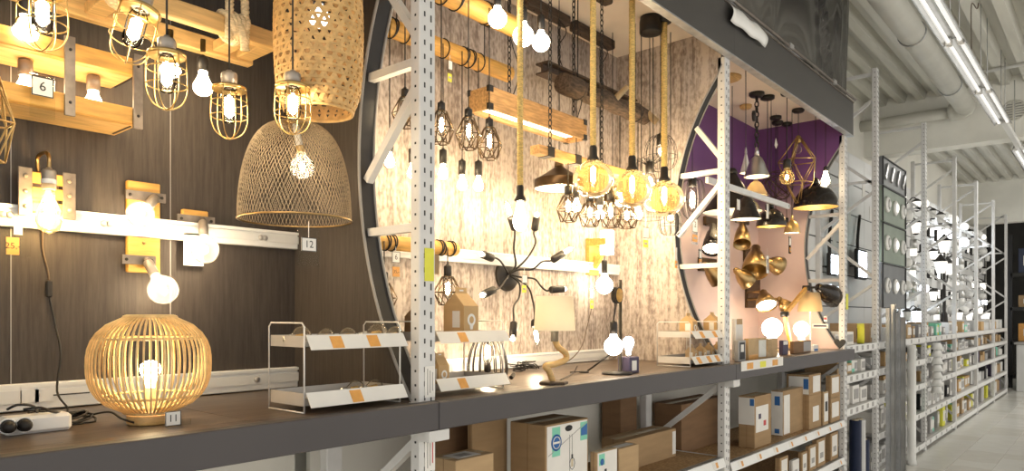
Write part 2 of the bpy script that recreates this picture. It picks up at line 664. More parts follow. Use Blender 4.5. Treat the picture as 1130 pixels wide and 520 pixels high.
# fluorescent luminaires in a line beside the duct
def luminaire(x0, x1, label, m):
    Y, Z = 1.0, EYE + 2.17
    t = thing('tube_luminaire', label, 'ceiling light', ((x0 + x1) / 2, Y, Z + 0.09), 'fluorescent luminaires over the aisle')
    MB().prism([(-0.085, 0.0), (-0.05, 0.07), (0.05, 0.07), (0.085, 0.0), (0.075, 0.0), (0.04, 0.055), (-0.04, 0.055), (-0.075, 0.0)], x1 - x0, Matrix(((0, 0, 1, x0), (1, 0, 0, Y), (0, 1, 0, Z), (0, 0, 0, 1)))).build('reflector', 'steel', t)
    for s in (-1, 1):
        MB().cyl((x0 + 0.03, Y + s * 0.04, Z + 0.022), (x1 - 0.03, Y + s * 0.04, Z + 0.022), 0.014, 10).build('tube', m, t)
        MB().box(x0, x0 + 0.03, Y + s * 0.04 - 0.02, Y + s * 0.04 + 0.02, Z + 0.002, Z + 0.05).build('tube_holder', 'white_plastic', t)
        MB().box(x1 - 0.03, x1, Y + s * 0.04 - 0.02, Y + s * 0.04 + 0.02, Z + 0.002, Z + 0.05).build('tube_holder', 'white_plastic', t)
    for x in (x0 + 0.2, x1 - 0.2):
        MB().tube([(x, Y, Z + 0.07), (x, Y, ZD - 0.1)], 0.004, 5).build('hanger_rod', 'galvanised', t)
    return t
luminaire(4.4, 6.6, 'twin-tube luminaire nearest the camera, cut by the top edge of the picture', 'tube_on')
luminaire(6.62, 8.22, 'long twin-tube luminaire hanging beside the thick round ventilation pipe', 'tube_on')
luminaire(8.25, 9.75, 'twin-tube luminaire in front of the round vent in the cross beam', 'tube_on')
luminaire(11.4, 13.6, 'twin-tube luminaire hanging just past the white cross beam', 'tube_on')
tr = thing('luminaire_track', 'white metal carrying track joining two luminaires below the cross beam', 'track', (10.6, 1.0, EYE + 2.19))
MB().cbox(9.76, 11.39, 0.97, 1.03, EYE + 2.19, EYE + 2.245, 0.004).build('track_profile', 'white_plastic', tr)
for x in (9.9, 10.9):
    MB().tube([(x, 1.0, EYE + 2.245), (x, 1.0, ZD - 0.1)], 0.004, 5).build('hanger_rod', 'galvanised', tr)
lp = thing('panel_light', 'bright white ceiling panel light at the right edge over the far aisle', 'ceiling light', (14.6, 0.55, EYE + 2.6))
MB().cbox(13.9, 15.3, 0.2, 0.9, EYE + 2.62, EYE + 2.68, 0.01).build('housing', 'white_plastic', lp)
MB().box(13.95, 15.25, 0.24, 0.86, EYE + 2.612, EYE + 2.62).build('diffuser', 'tube_bright', lp)
for x in (14.0, 15.2):
    MB().tube([(x, 0.55, EYE + 2.68), (x, 0.55, ZD - 0.1)], 0.004, 5).build('hanger_rod', 'galvanised', lp)
# wire hook hanging from the deck, pipe across the deck, round vent on the beam
hk = MB().tube([W(1072, 3, z=ZD - 0.1), W(1074, 40, z=ZD - 0.45), W(1075, 76, z=ZD - 0.8)], 0.004, 5)
p0 = W(1072, 3, z=ZD - 0.1)
hk = MB().tube(smooth_path([p0 + Vector((0.05, -0.05, 0.0)), p0 + Vector((0.03, -0.04, -0.06)), p0 + Vector((0, 0, -0.02)), p0 + Vector((0, 0, -0.4)), p0 + Vector((0, 0, -0.62)), p0 + Vector((0.03, 0, -0.66)), p0 + Vector((0.05, 0, -0.62))], 5), 0.005, 6)
solo('wire_hook', hk, 'iron_grey', 'bent wire hook hanging from the corrugated metal ceiling', 'hook', loc=p0)
cp = thing('conduit', 'thin white conduit crossing under the ceiling ribs at the top right', 'pipe', (10.2, 0.2, ZD - 0.12))
MB().tube([(10.2, -2.5, ZD - 0.125), (10.2, 1.42, ZD - 0.125)], 0.022, 10).build('conduit_pipe', 'white_plastic', cp)
vt = thing('wall_vent', 'round louvred vent set in the white cross beam', 'vent', W(1119, 122, X=11.05))
vc = W(1119, 122, X=11.055)
MB().tube(ring(vc, 0.125, 28, axis=(1, 0, 0)), 0.014, 6, True).build('vent_ring', 'duct_grey', vt)
MB().cyl(vc + Vector((-0.004, 0, 0)), vc + Vector((0.004, 0, 0)), 0.12, 28).build('vent_disc', 'print_grey', vt)
for k in range(-3, 4):
    h = math.sqrt(0.115 ** 2 - (k * 0.032) ** 2)
    MB().box(vc.x - 0.014, vc.x - 0.004, vc.y - h, vc.y + h, vc.z + k * 0.032 - 0.009, vc.z + k * 0.032 + 0.009).build('louvre', 'duct_grey', vt)
MB().box(vc.x - 0.018, vc.x - 0.006, vc.y - 0.014, vc.y + 0.014, vc.z - 0.118, vc.z + 0.118).build('centre_bar', 'duct_grey', vt)

# ------------------------------------------------------------------ the lamp bays: back walls, partitions, ceilings, header
WALLM = ['taupe_wallpaper', 'whitewashed_wood', 'mauve_paint']
BX = [(XL, UP[0]), (UP[0] + UW, UP[1]), (UP[1] + UW, UP[2])]
for k, (x0, x1) in enumerate(BX):
    struct('wall_bay', MB().box(x0, x1, YB, YB + 0.03, ZS - 0.02, ZC), WALLM[k])
    struct('ceiling_bay', MB().box(x0, x1, 1.82, YB + 0.03, ZC, ZC + 0.03), 'cream_ceiling')
    struct('wall_under_shelf', MB().box(x0, x1, YB, YB + 0.03, 0, ZS - 0.02), 'wall_offwhite')
# seams of the taupe wall covering
for x in (W(12, 300, Y=YB).x, W(188, 300, Y=YB).x):
    s = MB().box(x - 0.0015, x + 0.0015, YB - 0.0015, YB + 0.001, ZS, ZC).build('wall_seam', 'rim_grey')
    s['kind'] = 'structure'
CYC, CZC, CR = 0.70, EYE + 0.60, 1.50       # circle of the bite cut out of every partition
def partition(x0, m, label_n):
    zs = [ZS + (EYE + 1.56 - ZS) * i / 30 for i in range(31)]
    arc = [(CYC + math.sqrt(max(0.0, CR ** 2 - (z - CZC) ** 2)), z) for z in zs]
    poly = [(max(1.875, y), z) for y, z in arc] + [(1.875, ZC), (YB, ZC), (YB, ZS)]
    # Matrix: local x -> world Y, local y -> world Z, local z -> world X
    f = Matrix(((0, 0, 1, x0), (1, 0, 0, 0), (0, 1, 0, 0), (0, 0, 0, 1)))
    p = struct('wall_partition', MB().prism(poly, UW, f), m)
    mb = MB()
    rim = [(max(1.875, y), z) for y, z in arc]
    for (y0, z0), (y1, z1) in zip(rim, rim[1:]):
        mb.add([(x0 + 0.002, y0 - 0.003, z0), (x0 + UW - 0.002, y0 - 0.003, z0), (x0 + UW - 0.002, y1 - 0.003, z1), (x0 + 0.002, y1 - 0.003, z1),
                (x0 + 0.002, y0 + 0.002, z0), (x0 + UW - 0.002, y0 + 0.002, z0), (x0 + UW - 0.002, y1 + 0.002, z1), (x0 + 0.002, y1 + 0.002, z1)],
               [(0, 1, 2, 3), (7, 6, 5, 4), (0, 3, 7, 4), (1, 5, 6, 2)])
    mb.build('rim', 'rim_black', p)
    for dx, nm in ((-0.004, 'edge_trim'), (UW - 0.008, 'edge_trim')):
        mb = MB()
        mb.tube([(x0 + dx + 0.006, y - 0.004, z) for y, z in rim], 0.006, 5)
        mb.build(nm, 'rim_grey', p)
    return p
for k in range(3):
    partition(UP[k], WALLM[k], k)
struct('wall_partition', MB().box(XL - UW, XL, 1.875, YB, ZS, ZC), 'taupe_wallpaper')

# header fascia, one board per bay
XH1 = UP[2] + 0.10
for k, (x0, x1) in enumerate(((XL - 0.1, UP[0] + 0.04), (UP[0] + 0.041, UP[1] + 0.04), (UP[1] + 0.041, XH1))):
    t = thing('header_fascia', ['dark grey header board over the brown lamp bay', 'dark grey header board over the white wood lamp bay', 'dark grey header board over the purple lamp bay'][k], 'fascia', ((x0 + x1) / 2, 1.83, ZH0))
    MB().box(x0, x1, 1.805, 1.845, ZH0, ZH1).build('board', 'grey_fascia', t)
    MB().box(x0, x1, 1.800, 1.85, ZH0 - 0.008, ZH0).build('lower_edge_strip', 'galvanised', t)
    MB().box(x0, x1, 1.798, 1.85, ZH1, ZH1 + 0.012).build('upper_edge_strip', 'iron_grey', t)
# dark plastic film tied above the header: one wrinkled sheet with thickness
nx, nz = 90, 14
fx0, fx1, fz0, fz1 = 1.4, XH1 - 0.01, ZH1 + 0.013, ZD - 0.12
vs, fs = [], []
def film_y(u, v):
    x = fx0 + (fx1 - fx0) * u
    y = 1.855 + 0.012 * math.sin(x * 5.3) * (1 - v) + 0.018 * math.sin(x * 2.1 + 3 * v)
    for cx, lean, wd, dp in ((4.05, 0.35, 0.05, 0.06), (4.3, -0.25, 0.04, 0.05), (4.9, 0.2, 0.10, 0.02), (6.35, -0.42, 0.05, 0.06), (6.6, -0.1, 0.03, 0.03), (3.2, 0.3, 0.06, 0.05), (2.4, -0.3, 0.07, 0.05), (5.7, 0.1, 0.3, 0.03)):
        y -= dp * math.exp(-((x - cx - lean * v) / wd) ** 2) * (0.4 + 0.6 * (1 - abs(v - 0.4)))
    return y
for j in range(nz + 1):
    for i in range(nx + 1):
        u, v = i / nx, j / nz
        vs.append((fx0 + (fx1 - fx0) * u, min(1.89, film_y(u, v)), fz0 + (fz1 - fz0) * v))
for j in range(nz):
    for i in range(nx):
        a = j * (nx + 1) + i
        fs.append((a, a + 1, a + nx + 2, a + nx + 1))
fo = solo('film_sheet', MB().add(vs, fs, True), 'film_dark', 'glossy dark plastic film stretched in folds above the header boards', 'plastic film', loc=(4, 1.85, fz0))
sm_ = fo.modifiers.new('thickness', 'SOLIDIFY')
sm_.thickness = 0.004
th = thing('film_tie_rod', 'thin grey rod clamping the plastic film along the header top', 'rod', (4, 1.79, ZH1 + 0.03))
MB().tube([(1.4, 1.787, ZH1 + 0.026), (XH1, 1.787, ZH1 + 0.026)], 0.010, 8).build('rod', 'iron_grey', th)
for x in (W(806, 12, Y=1.79).x, W(872, 70, Y=1.79).x, W(920, 107, Y=1.79).x):
    MB().cbox(x - 0.035, x + 0.035, 1.772, 1.80, ZH1 + 0.012, ZH1 + 0.05, 0.006).build('clip', 'rim_grey', th)
# white curled price-strip holder hanging on the header
a0, a1 = W(805, 16, Y=1.79), W(843, 46, Y=1.79)
mb = MB()
n = 14
prof = [(1.792 - 0.03 * math.sin(k / 9 * PI * 0.9), ZH1 - 0.115 * k / 9) for k in range(10)]
vs, fs = [], []
for i in range(n + 1):
    x = a0.x + (a1.x - a0.x) * i / n
    for y, z in prof:
        vs.append((x, y, z - 0.006 * math.sin(i)))
for i in range(n):
    for k in range(9):
        a = i * 10 + k
        fs.append((a, a + 1, a + 11, a + 10))
so = solo('label_holder_strip', MB().add(vs, fs, True), 'white_plastic', 'curled white plastic label strip hanging on the header board', 'label strip', loc=(a0.x, 1.79, ZH1 - 0.115))
sm_ = so.modifiers.new('thickness', 'SOLIDIFY')
sm_.thickness = 0.002

# ------------------------------------------------------------------ rack uprights with slots and braces
def upright(x0, label, ztop, yf=YF, depth=0.60, full=False, m='upright_paint', slots=True, sticker=None):
    t = thing('rack_upright', label, 'rack upright', (x0 + UW / 2, yf, 0), 'white slotted rack uprights' if not full else 'grey uprights of the aisle rack')
    MB().cbox(x0, x0 + UW, yf, yf + 0.05, 0.0, ztop, 0.004).build('front_post', m, t)
    zr = ztop if full else ZS - 0.05
    MB().cbox(x0, x0 + UW, yf + depth - 0.05, yf + depth, 0.0, zr, 0.004).build('rear_post', m, t)
    MB().box(x0 - 0.012, x0 + UW + 0.012, yf - 0.004, yf + 0.06, 0, 0.006).build('foot_plate', m, t)
    if slots:
        mb = MB()
        z = 0.06
        while z < ztop - 0.03:
            mb.box(x0 + 0.020, x0 + 0.026, yf - 0.0012, yf + 0.002, z, z + 0.018)
            mb.box(x0 + 0.050, x0 + 0.056, yf - 0.0012, yf + 0.002, z - 0.012, z + 0.012)
            mb.box(x0 - 0.0012, x0 + 0.002, yf + 0.018, yf + 0.026, z, z + 0.008)
            z += 0.05
        o = mb.build('slot_row', 'slot_dark', t)
        o['kind'] = 'stuff'
    xc = x0 + UW / 2
    def br(y0, z0, y1, z1):
        MB().bar((xc, y0, EYE + z0), (xc, y1, EYE + z1), 0.03, 0.03, (1, 0, 0)).build('brace', m, t)
    yr = yf + depth - 0.03
    if not full:
        br(yf + 0.03, 0.905, 2.166, 0.905)
        br(yf + 0.03, 0.315, 2.17, 0.315)
        br(yf + 0.03, 0.84, 2.185, 0.515)
        br(yf + 0.03, 0.97, 2.055, 1.20)
        br(yf + 0.03, -0.43, yr, -0.86)
        br(yf + 0.03, -1.35, yr, -0.92)
        br(yf + 0.03, -0.90, yr, -0.90)
    else:
        z = -1.5
        while z < ztop - EYE - 0.45:
            br(yf + 0.03, z, yr, z + 0.45)
            br(yr, z + 0.50, yf + 0.03, z + 0.88)
            z += 0.94
        br(yf + 0.03, ztop - EYE - 0.05, yr, ztop - EYE - 0.05)
        br(yf + 0.03, 1.36, yr, 1.36)
    return t
u1 = upright(UP[0], 'white slotted upright with yellow tag between the brown and white wood bays', ZH0)
u2 = upright(UP[1], 'white slotted upright between the white wood bay and the purple bay', ZH0)
u3 = upright(UP[2], 'white slotted upright lit yellow at the right end of the purple bay', ZH0)
# stickers and tags carried by the first and third uprights
for zc, h in ((EYE - 0.235, 0.11), (EYE - 0.485, 0.13)):
    st_ = MB().box(UP[0] + 0.022, UP[0] + 0.07, YF - 0.003, YF - 0.0013, zc - h / 2, zc + h / 2).build('sticker', 'print_white', u1)
    for dx, hw in ((0.012, 0.42), (0.024, 0.36), (0.036, 0.30)):     # lines of lettering too small to read
        MB().box(UP[0] + 0.022 + dx - 0.002, UP[0] + 0.022 + dx + 0.002, YF - 0.0036, YF - 0.003, zc - h * hw, zc + h * hw).build('print_line', 'print_red' if zc < EYE - 0.3 and dx > 0.03 else 'print_grey', st_)
p = W(470, 292, Y=YF)
MB().box(p.x - 0.008, p.x + 0.035, YF - 0.004, YF - 0.0015, p.z - 0.058, p.z + 0.058).build('yellow_tag', 'print_yellow', u1)
p = W(482, 292, Y=YF)
MB().box(p.x - 0.012, p.x + 0.014, YF + 0.003, YF + 0.005, p.z - 0.035, p.z + 0.035).build('brown_tag', 'cardboard', u1)
MB().box(UP[0] - 0.01, UP[0] + UW + 0.01, 1.79, YF - 0.0015, ZS - 0.135, ZS - 0.098).build('beam_bracket', 'upright_paint', u1)
p = W(934, 333, Y=YF)
MB().box(p.x - 0.02, p.x + 0.045, YF - 0.004, YF - 0.0015, p.z - 0.07, p.z + 0.07).build('yellow_tag', 'print_yellow', u3)
MB().box(UP[1] - 0.01, UP[1] + UW + 0.01, 1.79, YF - 0.0015, ZS - 0.14, ZS - 0.098).build('beam_bracket', 'upright_paint', u2)

# ------------------------------------------------------------------ lamp shelf: beam + boards per bay
SX = [(XL, UP[0] + 0.04), (UP[0] + 0.043, UP[1] + 0.04), (UP[1] + 0.043, UP[2] + 0.11)]
BN = ['brown', 'white wood', 'purple']
for k, (x0, x1) in enumerate(SX):
    t = thing('lamp_shelf', 'dark grey shelf carrying the lamps of the %s bay' % BN[k], 'shelf', ((x0 + x1) / 2, 1.83, ZS - 0.1))
    MB().cbox(x0, x1, 1.795, 1.845, ZS - 0.098, ZS, 0.003).build('front_beam', 'grey_beam', t)
    nb = 4
    for i in range(nb):
        xa = x0 + (x1 - x0) * i / nb
        xb = x0 + (x1 - x0) * (i + 1) / nb
        yb = 1.847
        MB().box(xa + (0.0 if i else 0.04), xb - 0.002 - (0.04 if i == nb - 1 else 0), 1.905, YB, ZS - 0.022, ZS - 0.001).build('shelf_board', 'shelf_laminate', t)
    MB().box(x0 + 0.04, x1 - 0.08, 1.846, 1.904, ZS - 0.022, ZS - 0.001).build('front_strip', 'shelf_laminate', t)
# cable trunking on the back walls
def trunking(x0, x1, z0, z1, label, lower=False):
    t = thing('cable_trunking', label, 'cable channel', ((x0 + x1) / 2, YB, EYE + z0))
    MB().cbox(x0, x1, YB - 0.028, YB - 0.001, EYE + z0, EYE + z1, 0.003).build('channel', 'white_plastic', t)
    MB().box(x0, x1, YB - 0.032, YB - 0.0285, EYE + z0 + (z1 - z0) * 0.30, EYE + z0 + (z1 - z0) * 0.74).build('cover_strip', 'white_paint', t)
    MB().box(x0, x1, YB - 0.034, YB - 0.0285, EYE + z1 - 0.012, EYE + z1 - 0.002).build('upper_lip', 'white_plastic', t)
    return t
t = trunking(XL, UP[0] - 0.002, 0.275, 0.345, 'white cable trunking across the brown wall behind the globe lamps')
for px in (7, 118, 290):
    q = W(px, 238, Y=YB - 0.032)
    mb = MB()
    mb.lathe([(0, 0), (0.011, 0), (0.011, 0.004), (0, 0.004)], 14, frame((q.x - 0.009, YB - 0.032, EYE + 0.31), (0, -1, 0)))
    mb.lathe([(0, 0), (0.011, 0), (0.011, 0.004), (0, 0.004)], 14, frame((q.x + 0.009, YB - 0.032, EYE + 0.31), (0, -1, 0)))
    mb.build('socket_outlet', 'tray_grey', t)
t = trunking(XL, UP[0] - 0.002, -0.299, -0.215, 'white cable trunking low on the brown wall behind the rattan lamp')
for px, wd in ((4, 0.09), (32, 0.05), (48, 0.05)):
    q = W(px, 437, Y=YB - 0.03)
    MB().box(q.x - wd / 2, q.x + wd / 2, YB - 0.037, YB - 0.032, EYE - 0.275, EYE - 0.235).build('blank_plate', 'panel_white', t)
for px in (47, 80):
    q = W(px, 434, Y=YB - 0.03)
    MB().box(q.x - 0.05, q.x + 0.05, YB - 0.0345, YB - 0.032, EYE - 0.259, EYE - 0.255).build('label_slot', 'slot_dark', t)
q = W(283, 420, Y=YB - 0.03)
MB().lathe([(0, 0), (0.012, 0), (0.012, 0.004), (0, 0.004)], 14, frame((q.x, YB - 0.032, EYE - 0.255), (0, -1, 0))).build('socket_outlet', 'tray_grey', t)
trunking(BX[1][0] + 0.002, UP[1] - 0.01, 0.275, 0.345, 'white cable trunking across the white wood wall behind the spider lamp')
trunking(BX[1][0] + 0.002, W(668, 390, Y=YB).x, -0.299, -0.225, 'white cable trunking low on the white wood wall behind the cables')
# ------------------------------------------------------------------ lamp parts
def cord(parent, p, ztop, r=0.0028, m='cord_black', name='cord', sway=0.0):
    p = Vector(p)
    q = Vector((p.x, p.y, ztop))
    pts = [p, p.lerp(q, 0.5) + Vector((sway, 0, 0)), q] if sway else [p, q]
    return MB().tube(smooth_path(pts, 4) if sway else pts, r, 6).build(name, m, parent)


def canopy(parent, p, r=0.045, h=0.03, m='black_metal'):
    MB().lathe([(0, -h), (r * 0.8, -h), (r, -h * 0.6), (r, 0), (0, 0)], 18, Matrix.Translation((p[0], p[1], ZC - 0.0005))).build('ceiling_canopy', m, parent)


def socket(parent, p, axis=(0, 0, -1), r=0.016, L=0.045, m='black_metal'):
    """p = top; axis = pointing towards the bulb"""
    f = frame(p, axis)
    MB().lathe([(0, -0.006), (r * 0.35, -0.006), (r * 0.45, 0), (r * 0.9, 0.002), (r, 0.006), (r, L), (r * 0.8, L), (0, L)], 16, f).build('socket', m, parent)
    return Vector(p) + Vector(axis).normalized() * L


def fil_mesh(p, axis, r, L, seg=8):
    f = frame(p, axis)
    return MB().lathe([(0, 0), (r, r), (r, L - r), (0, L)], seg, f)


def globe_bulb(parent, p, axis, r, lit='glass', name='bulb'):
    """p = socket mouth; globe of radius r centred r*1.25 along axis"""
    ax = Vector(axis).normalized()
    f = frame(p, ax)
    c = r * 1.28
    prof = [(0, -0.004), (r * 0.36, -0.004), (r * 0.36, r * 0.12)]
    for i in range(2, 13):
        a = PI * i / 12
        prof.append((max(0.0, r * math.sin(a)), c - r * math.cos(a)))
    prof[-1] = (0, prof[-1][1])
    if lit == 'glass':
        b = MB().lathe(prof, 20, f).build(name, 'glass_globe', parent)
        fil_mesh(Vector(p) + ax * (c - r * 0.45), ax, r * 0.20, r * 0.8).build('filament', 'filament', b)
    elif lit == 'soft':
        b = MB().lathe(prof, 20, f).build(name, 'glass_amber', parent)
        fil_mesh(Vector(p) + ax * (c - r * 0.45), ax, r * 0.24, r * 0.8).build('filament', 'filament_cage', b)
    else:
        b = MB().lathe(prof, 18, f).build(name, lit, parent)
    return b


def pear_bulb(parent, p, axis, r, L, lit='lit_bulb_hot', name='bulb'):
    """classic lamp bulb of length L"""
    f = frame(p, axis)
    prof = [(0, 0), (r * 0.42, 0.0), (r * 0.45, L * 0.15), (r * 0.7, L * 0.38), (r * 0.96, L * 0.58), (r, L * 0.70), (r * 0.86, L * 0.86), (r * 0.5, L * 0.97), (0, L)]
    return MB().lathe(prof, 16, f).build(name, lit, parent)


def tube_bulb(parent, p, axis, r, L, glassm='glass_clear', fil='filament', name='bulb', fr=0.30):
    f = frame(p, axis)
    prof = [(0, 0), (r * 0.6, 0), (r, L * 0.18), (r, L * 0.82), (r * 0.6, L * 0.96), (0, L)]
    b = MB().lathe(prof, 14, f).build(name, glassm, parent)
    fil_mesh(Vector(p) + Vector(axis).normalized() * L * 0.18, axis, r * fr, L * 0.66).build('filament', fil, b)
    return b


def cage_pendant(px, ptop, pbot, Y, label, wpx, tilt=0.0, sock_px=16, gname='caged pendant lamps in the brown bay'):
    """grey socket, brass collar, wire basket around a tubular lamp"""
    d = D(px, Y)
    top = W(px, ptop, Y=Y)
    hs = sock_px * d
    R = wpx * d / 2
    H = (pbot - ptop) * d - hs
    t = thing('cage_pendant', label, 'pendant lamp', top, gname)
    ax = Vector((math.sin(tilt) * CT * -0.6 + math.sin(tilt) * ST * -0.6, 0, -math.cos(tilt))).normalized()
    cord(t, top, ZC)
    canopy(t, top)
    s = socket(t, top, ax, R * 0.46, hs, 'socket_grey')
    f = frame(s, ax)
    MB().lathe([(R * 0.46, -0.004), (R * 0.98, 0.002), (R, 0.006), (R * 0.98, 0.012), (R * 0.9, 0.010), (R * 0.46, 0.006)], 22, f).build('collar', 'brass', t)
    g = bpy.data.objects.new('wire_guard', None)
    mb = MB()
    for z, k in ((H * 0.30, 1.0), (H * 0.58, 1.03)):
        mb.tube([f @ Vector((R * k * math.cos(a), R * k * math.sin(a), z)) for a in [2 * PI * i / 22 for i in range(22)]], 0.0018, 5, True)
    mb.build('guard_hoops', 'brass', t)
    for k in range(6):
        a = 2 * PI * k / 6 + 0.3
        prof = [(R * 0.97, 0.006), (R * 1.03, H * 0.3), (R * 1.05, H * 0.55), (R * 1.0, H * 0.72), (R * 0.75, H * 0.89), (R * 0.35, H * 0.98), (0.0, H)]
        MB().tube(smooth_path([f @ Vector((r * math.cos(a), r * math.sin(a), z)) for r, z in prof], 3), 0.0017, 5).build('guard_wire', 'brass', t)
    MB().sphere(f @ Vector((0, 0, H)), 0.004, 8, 5).build('guard_knob', 'brass', t)
    tube_bulb(t, s + ax * 0.004, ax, R * 0.46, H * 0.70, fr=0.62, fil='filament_cage')
    return t


def edge_cage(parent, c, R, H, m, wire=0.0027, n=6, top=0.25):
    """faceted diamond wire cage: small top ring, wide middle ring, small bottom ring"""
    c = Vector(c)
    f = Matrix.Translation(c)
    rt, rb = R * 0.42, R * 0.62
    zt, zm, zb = 0, -H * 0.55, -H
    T = [Vector((rt * math.cos(2 * PI * k / n), rt * math.sin(2 * PI * k / n), zt)) + c for k in range(n)]
    Mm = [Vector((R * math.cos(2 * PI * (k + .5) / n), R * math.sin(2 * PI * (k + .5) / n), zm)) + c for k in range(n)]
    B = [Vector((rb * math.cos(2 * PI * k / n), rb * math.sin(2 * PI * k / n), zb)) + c for k in range(n)]
    for L_, nm in ((T, 'upper_wire_ring'), (Mm, 'middle_wire_ring'), (B, 'lower_wire_ring')):
        mb = MB()
        for k in range(n):
            mb.tube([L_[k], L_[(k + 1) % n]], wire, 5)
        mb.build(nm, m, parent)
    for k in range(n):
        mb = MB()
        mb.tube([T[k], Mm[k], B[k]], wire, 5)
        mb.tube([T[(k + 1) % n], Mm[k], B[(k + 1) % n]], wire, 5)
        mb.build('facet_wire', m, parent)


def geo_pendant(px, psock, pbot, Y, wpx, label, ztop, group, sock_px=12, m='bronze_dark', lit='glass', par=None):
    d = D(px, Y)
    top = W(px, psock, Y=Y)
    t = par or thing('wire_cage_pendant', label, 'pendant lamp', top, group)
    cord(t, top, ztop)
    s = socket(t, top, (0, 0, -1), 4.4 * d, sock_px * d)
    H = (pbot - psock - sock_px) * d
    edge_cage(t, s + Vector((0, 0, 0.006)), wpx * d / 2, H, m)
    tube_bulb(t, s, (0, 0, -1), 5.0 * d, H * 0.72, fr=0.5, fil='filament_cage')
    return t


def bare_pendant(px, psock, Y, label, ztop, group, sock_px=15, bulb_px=16, rp=5.5, kind='pear', m='black_metal', lit='lit_bulb_hot', par=None):
    d = D(px, Y)
    top = W(px, psock, Y=Y)
    t = par or thing('bare_bulb_pendant', label, 'pendant lamp', top, group)
    cord(t, top, ztop)
    s = socket(t, top, (0, 0, -1), 4.2 * d, sock_px * d, m)
    if kind == 'pear':
        pear_bulb(t, s, (0, 0, -1), rp * d, bulb_px * d, lit)
    elif kind == 'tube':
        tube_bulb(t, s, (0, 0, -1), rp * d, bulb_px * d, fr=0.5)
    else:
        globe_bulb(t, s, (0, 0, -1), rp * d, kind)
    return t


def rope_mesh(p, q, r, strands=3, pitch=0.05, n_per=8):
    p, q = Vector(p), Vector(q)
    L = (q - p).length
    f = frame(p, q - p)
    n = max(4, int(L / pitch * n_per))
    mb = MB()
    for s_ in range(strands):
        pts = []
        for i in range(n + 1):
            z = L * i / n
            a = 2 * PI * (z / pitch) + 2 * PI * s_ / strands
            pts.append(f @ Vector((r * 0.5 * math.cos(a), r * 0.5 * math.sin(a), z)))
        mb.tube(pts, r * 0.58, 6)
    return mb


def chain(parent, p, q, L=0.036, wd=0.018, wire=0.003, m='black_metal'):
    p, q = Vector(p), Vector(q)
    n = max(2, int((q - p).length / (L * 0.78)))
    f = frame(p, q - p)
    step = (q - p).length / n
    mb = MB()
    for i in range(n):
        z = step * (i + 0.5)
        pts = []
        for k in range(10):
            a = 2 * PI * k / 10
            x = wd / 2 * math.cos(a)
            y = L / 2 * math.sin(a)
            pts.append(f @ (Vector((x, 0, z + y)) if i % 2 else Vector((0, x, z + y))))
        mb.tube(pts, wire, 4, True)
    o = mb.build('chain', m, parent)
    return o


def dome_shade(prof_out, th=0.003):
    """outer profile (r,z) list from top to rim -> closed shell profile"""
    inn = [(max(0.0, r - th), z - th * 0.6) for r, z in reversed(prof_out)]
    return prof_out + inn


def shade_pendant(px, ptop, prim, Y, wpx, label, ztop, group, kind='dome', m='black_metal', inner='lit_none', bulb=True, neck=8, cordm='cord_black', bl='lit_bulb_hot', rb=0.022):
    """pendant with an opaque shade; ptop = top of cap, prim = rim height in the photo"""
    d = D(px, Y)
    top = W(px, ptop, Y=Y)
    R = wpx * d / 2
    H = (prim - ptop) * d
    nk = neck * d
    t = thing('shade_pendant', label, 'pendant lamp', top, group)
    cord(t, top, ztop, m=cordm)
    f = Matrix.Translation(top)
    MB().lathe([(0, 0.004), (R * 0.10, 0.002), (R * 0.16, -nk * 0.4), (R * 0.2, -nk), (0, -nk)], 16, f).build('cap', m, t)
    hs = H - nk
    if kind == 'dome':
        out = [(R * 0.16, -nk)] + [(R * math.sin(a), -nk - hs * (1 - math.cos(a))) for a in [PI / 2 * i / 8 for i in range(2, 9)]]
    elif kind == 'cone':
        out = [(R * 0.14, -nk), (R * 0.3, -nk - hs * 0.2), (R * 0.62, -nk - hs * 0.6), (R, -nk - hs)]
    elif kind == 'bell':
        out = [(R * 0.2, -nk), (R * 0.42, -nk - hs * 0.12), (R * 0.62, -nk - hs * 0.35), (R * 0.78, -nk - hs * 0.65), (R * 0.97, -nk - hs * 0.92), (R, -nk - hs)]
    else:  # flat
        out = [(R * 0.2, -nk), (R * 0.5, -nk - hs * 0.25), (R * 0.92, -nk - hs * 0.55), (R, -nk - hs * 0.6), (R, -nk - hs)]
    out = [(r, z) for r, z in out]
    MB().lathe(out, 28, f).build('shade', m, t)
    inn = [(max(0.001, r - 0.003), z - 0.002) for r, z in out]
    inn[-1] = (inn[-1][0], out[-1][1])
    MB().lathe(list(reversed(inn)), 28, f).build('shade_lining', 'shade_inside' if inner == 'lit_none' else inner, t)
    MB().tube(ring(top + Vector((0, 0, out[-1][1])), R, 28), 0.003, 5, True).build('rim', m, t)
    if bulb:
        socket(t, top + Vector((0, 0, -nk - 0.003)), (0, 0, -1), R * 0.13, hs * 0.3, m)
        pear_bulb(t, top + Vector((0, 0, -nk - 0.003 - hs * 0.3)), (0, 0, -1), rb, hs * 0.55, bl)
    return t


mat('shade_inside', (0.82, 0.78, 0.70), 0.5, var=0.03, scale=20)
mat('shade_brass', (0.66, 0.46, 0.18), 0.35, 0.7, var=0.05, scale=20)


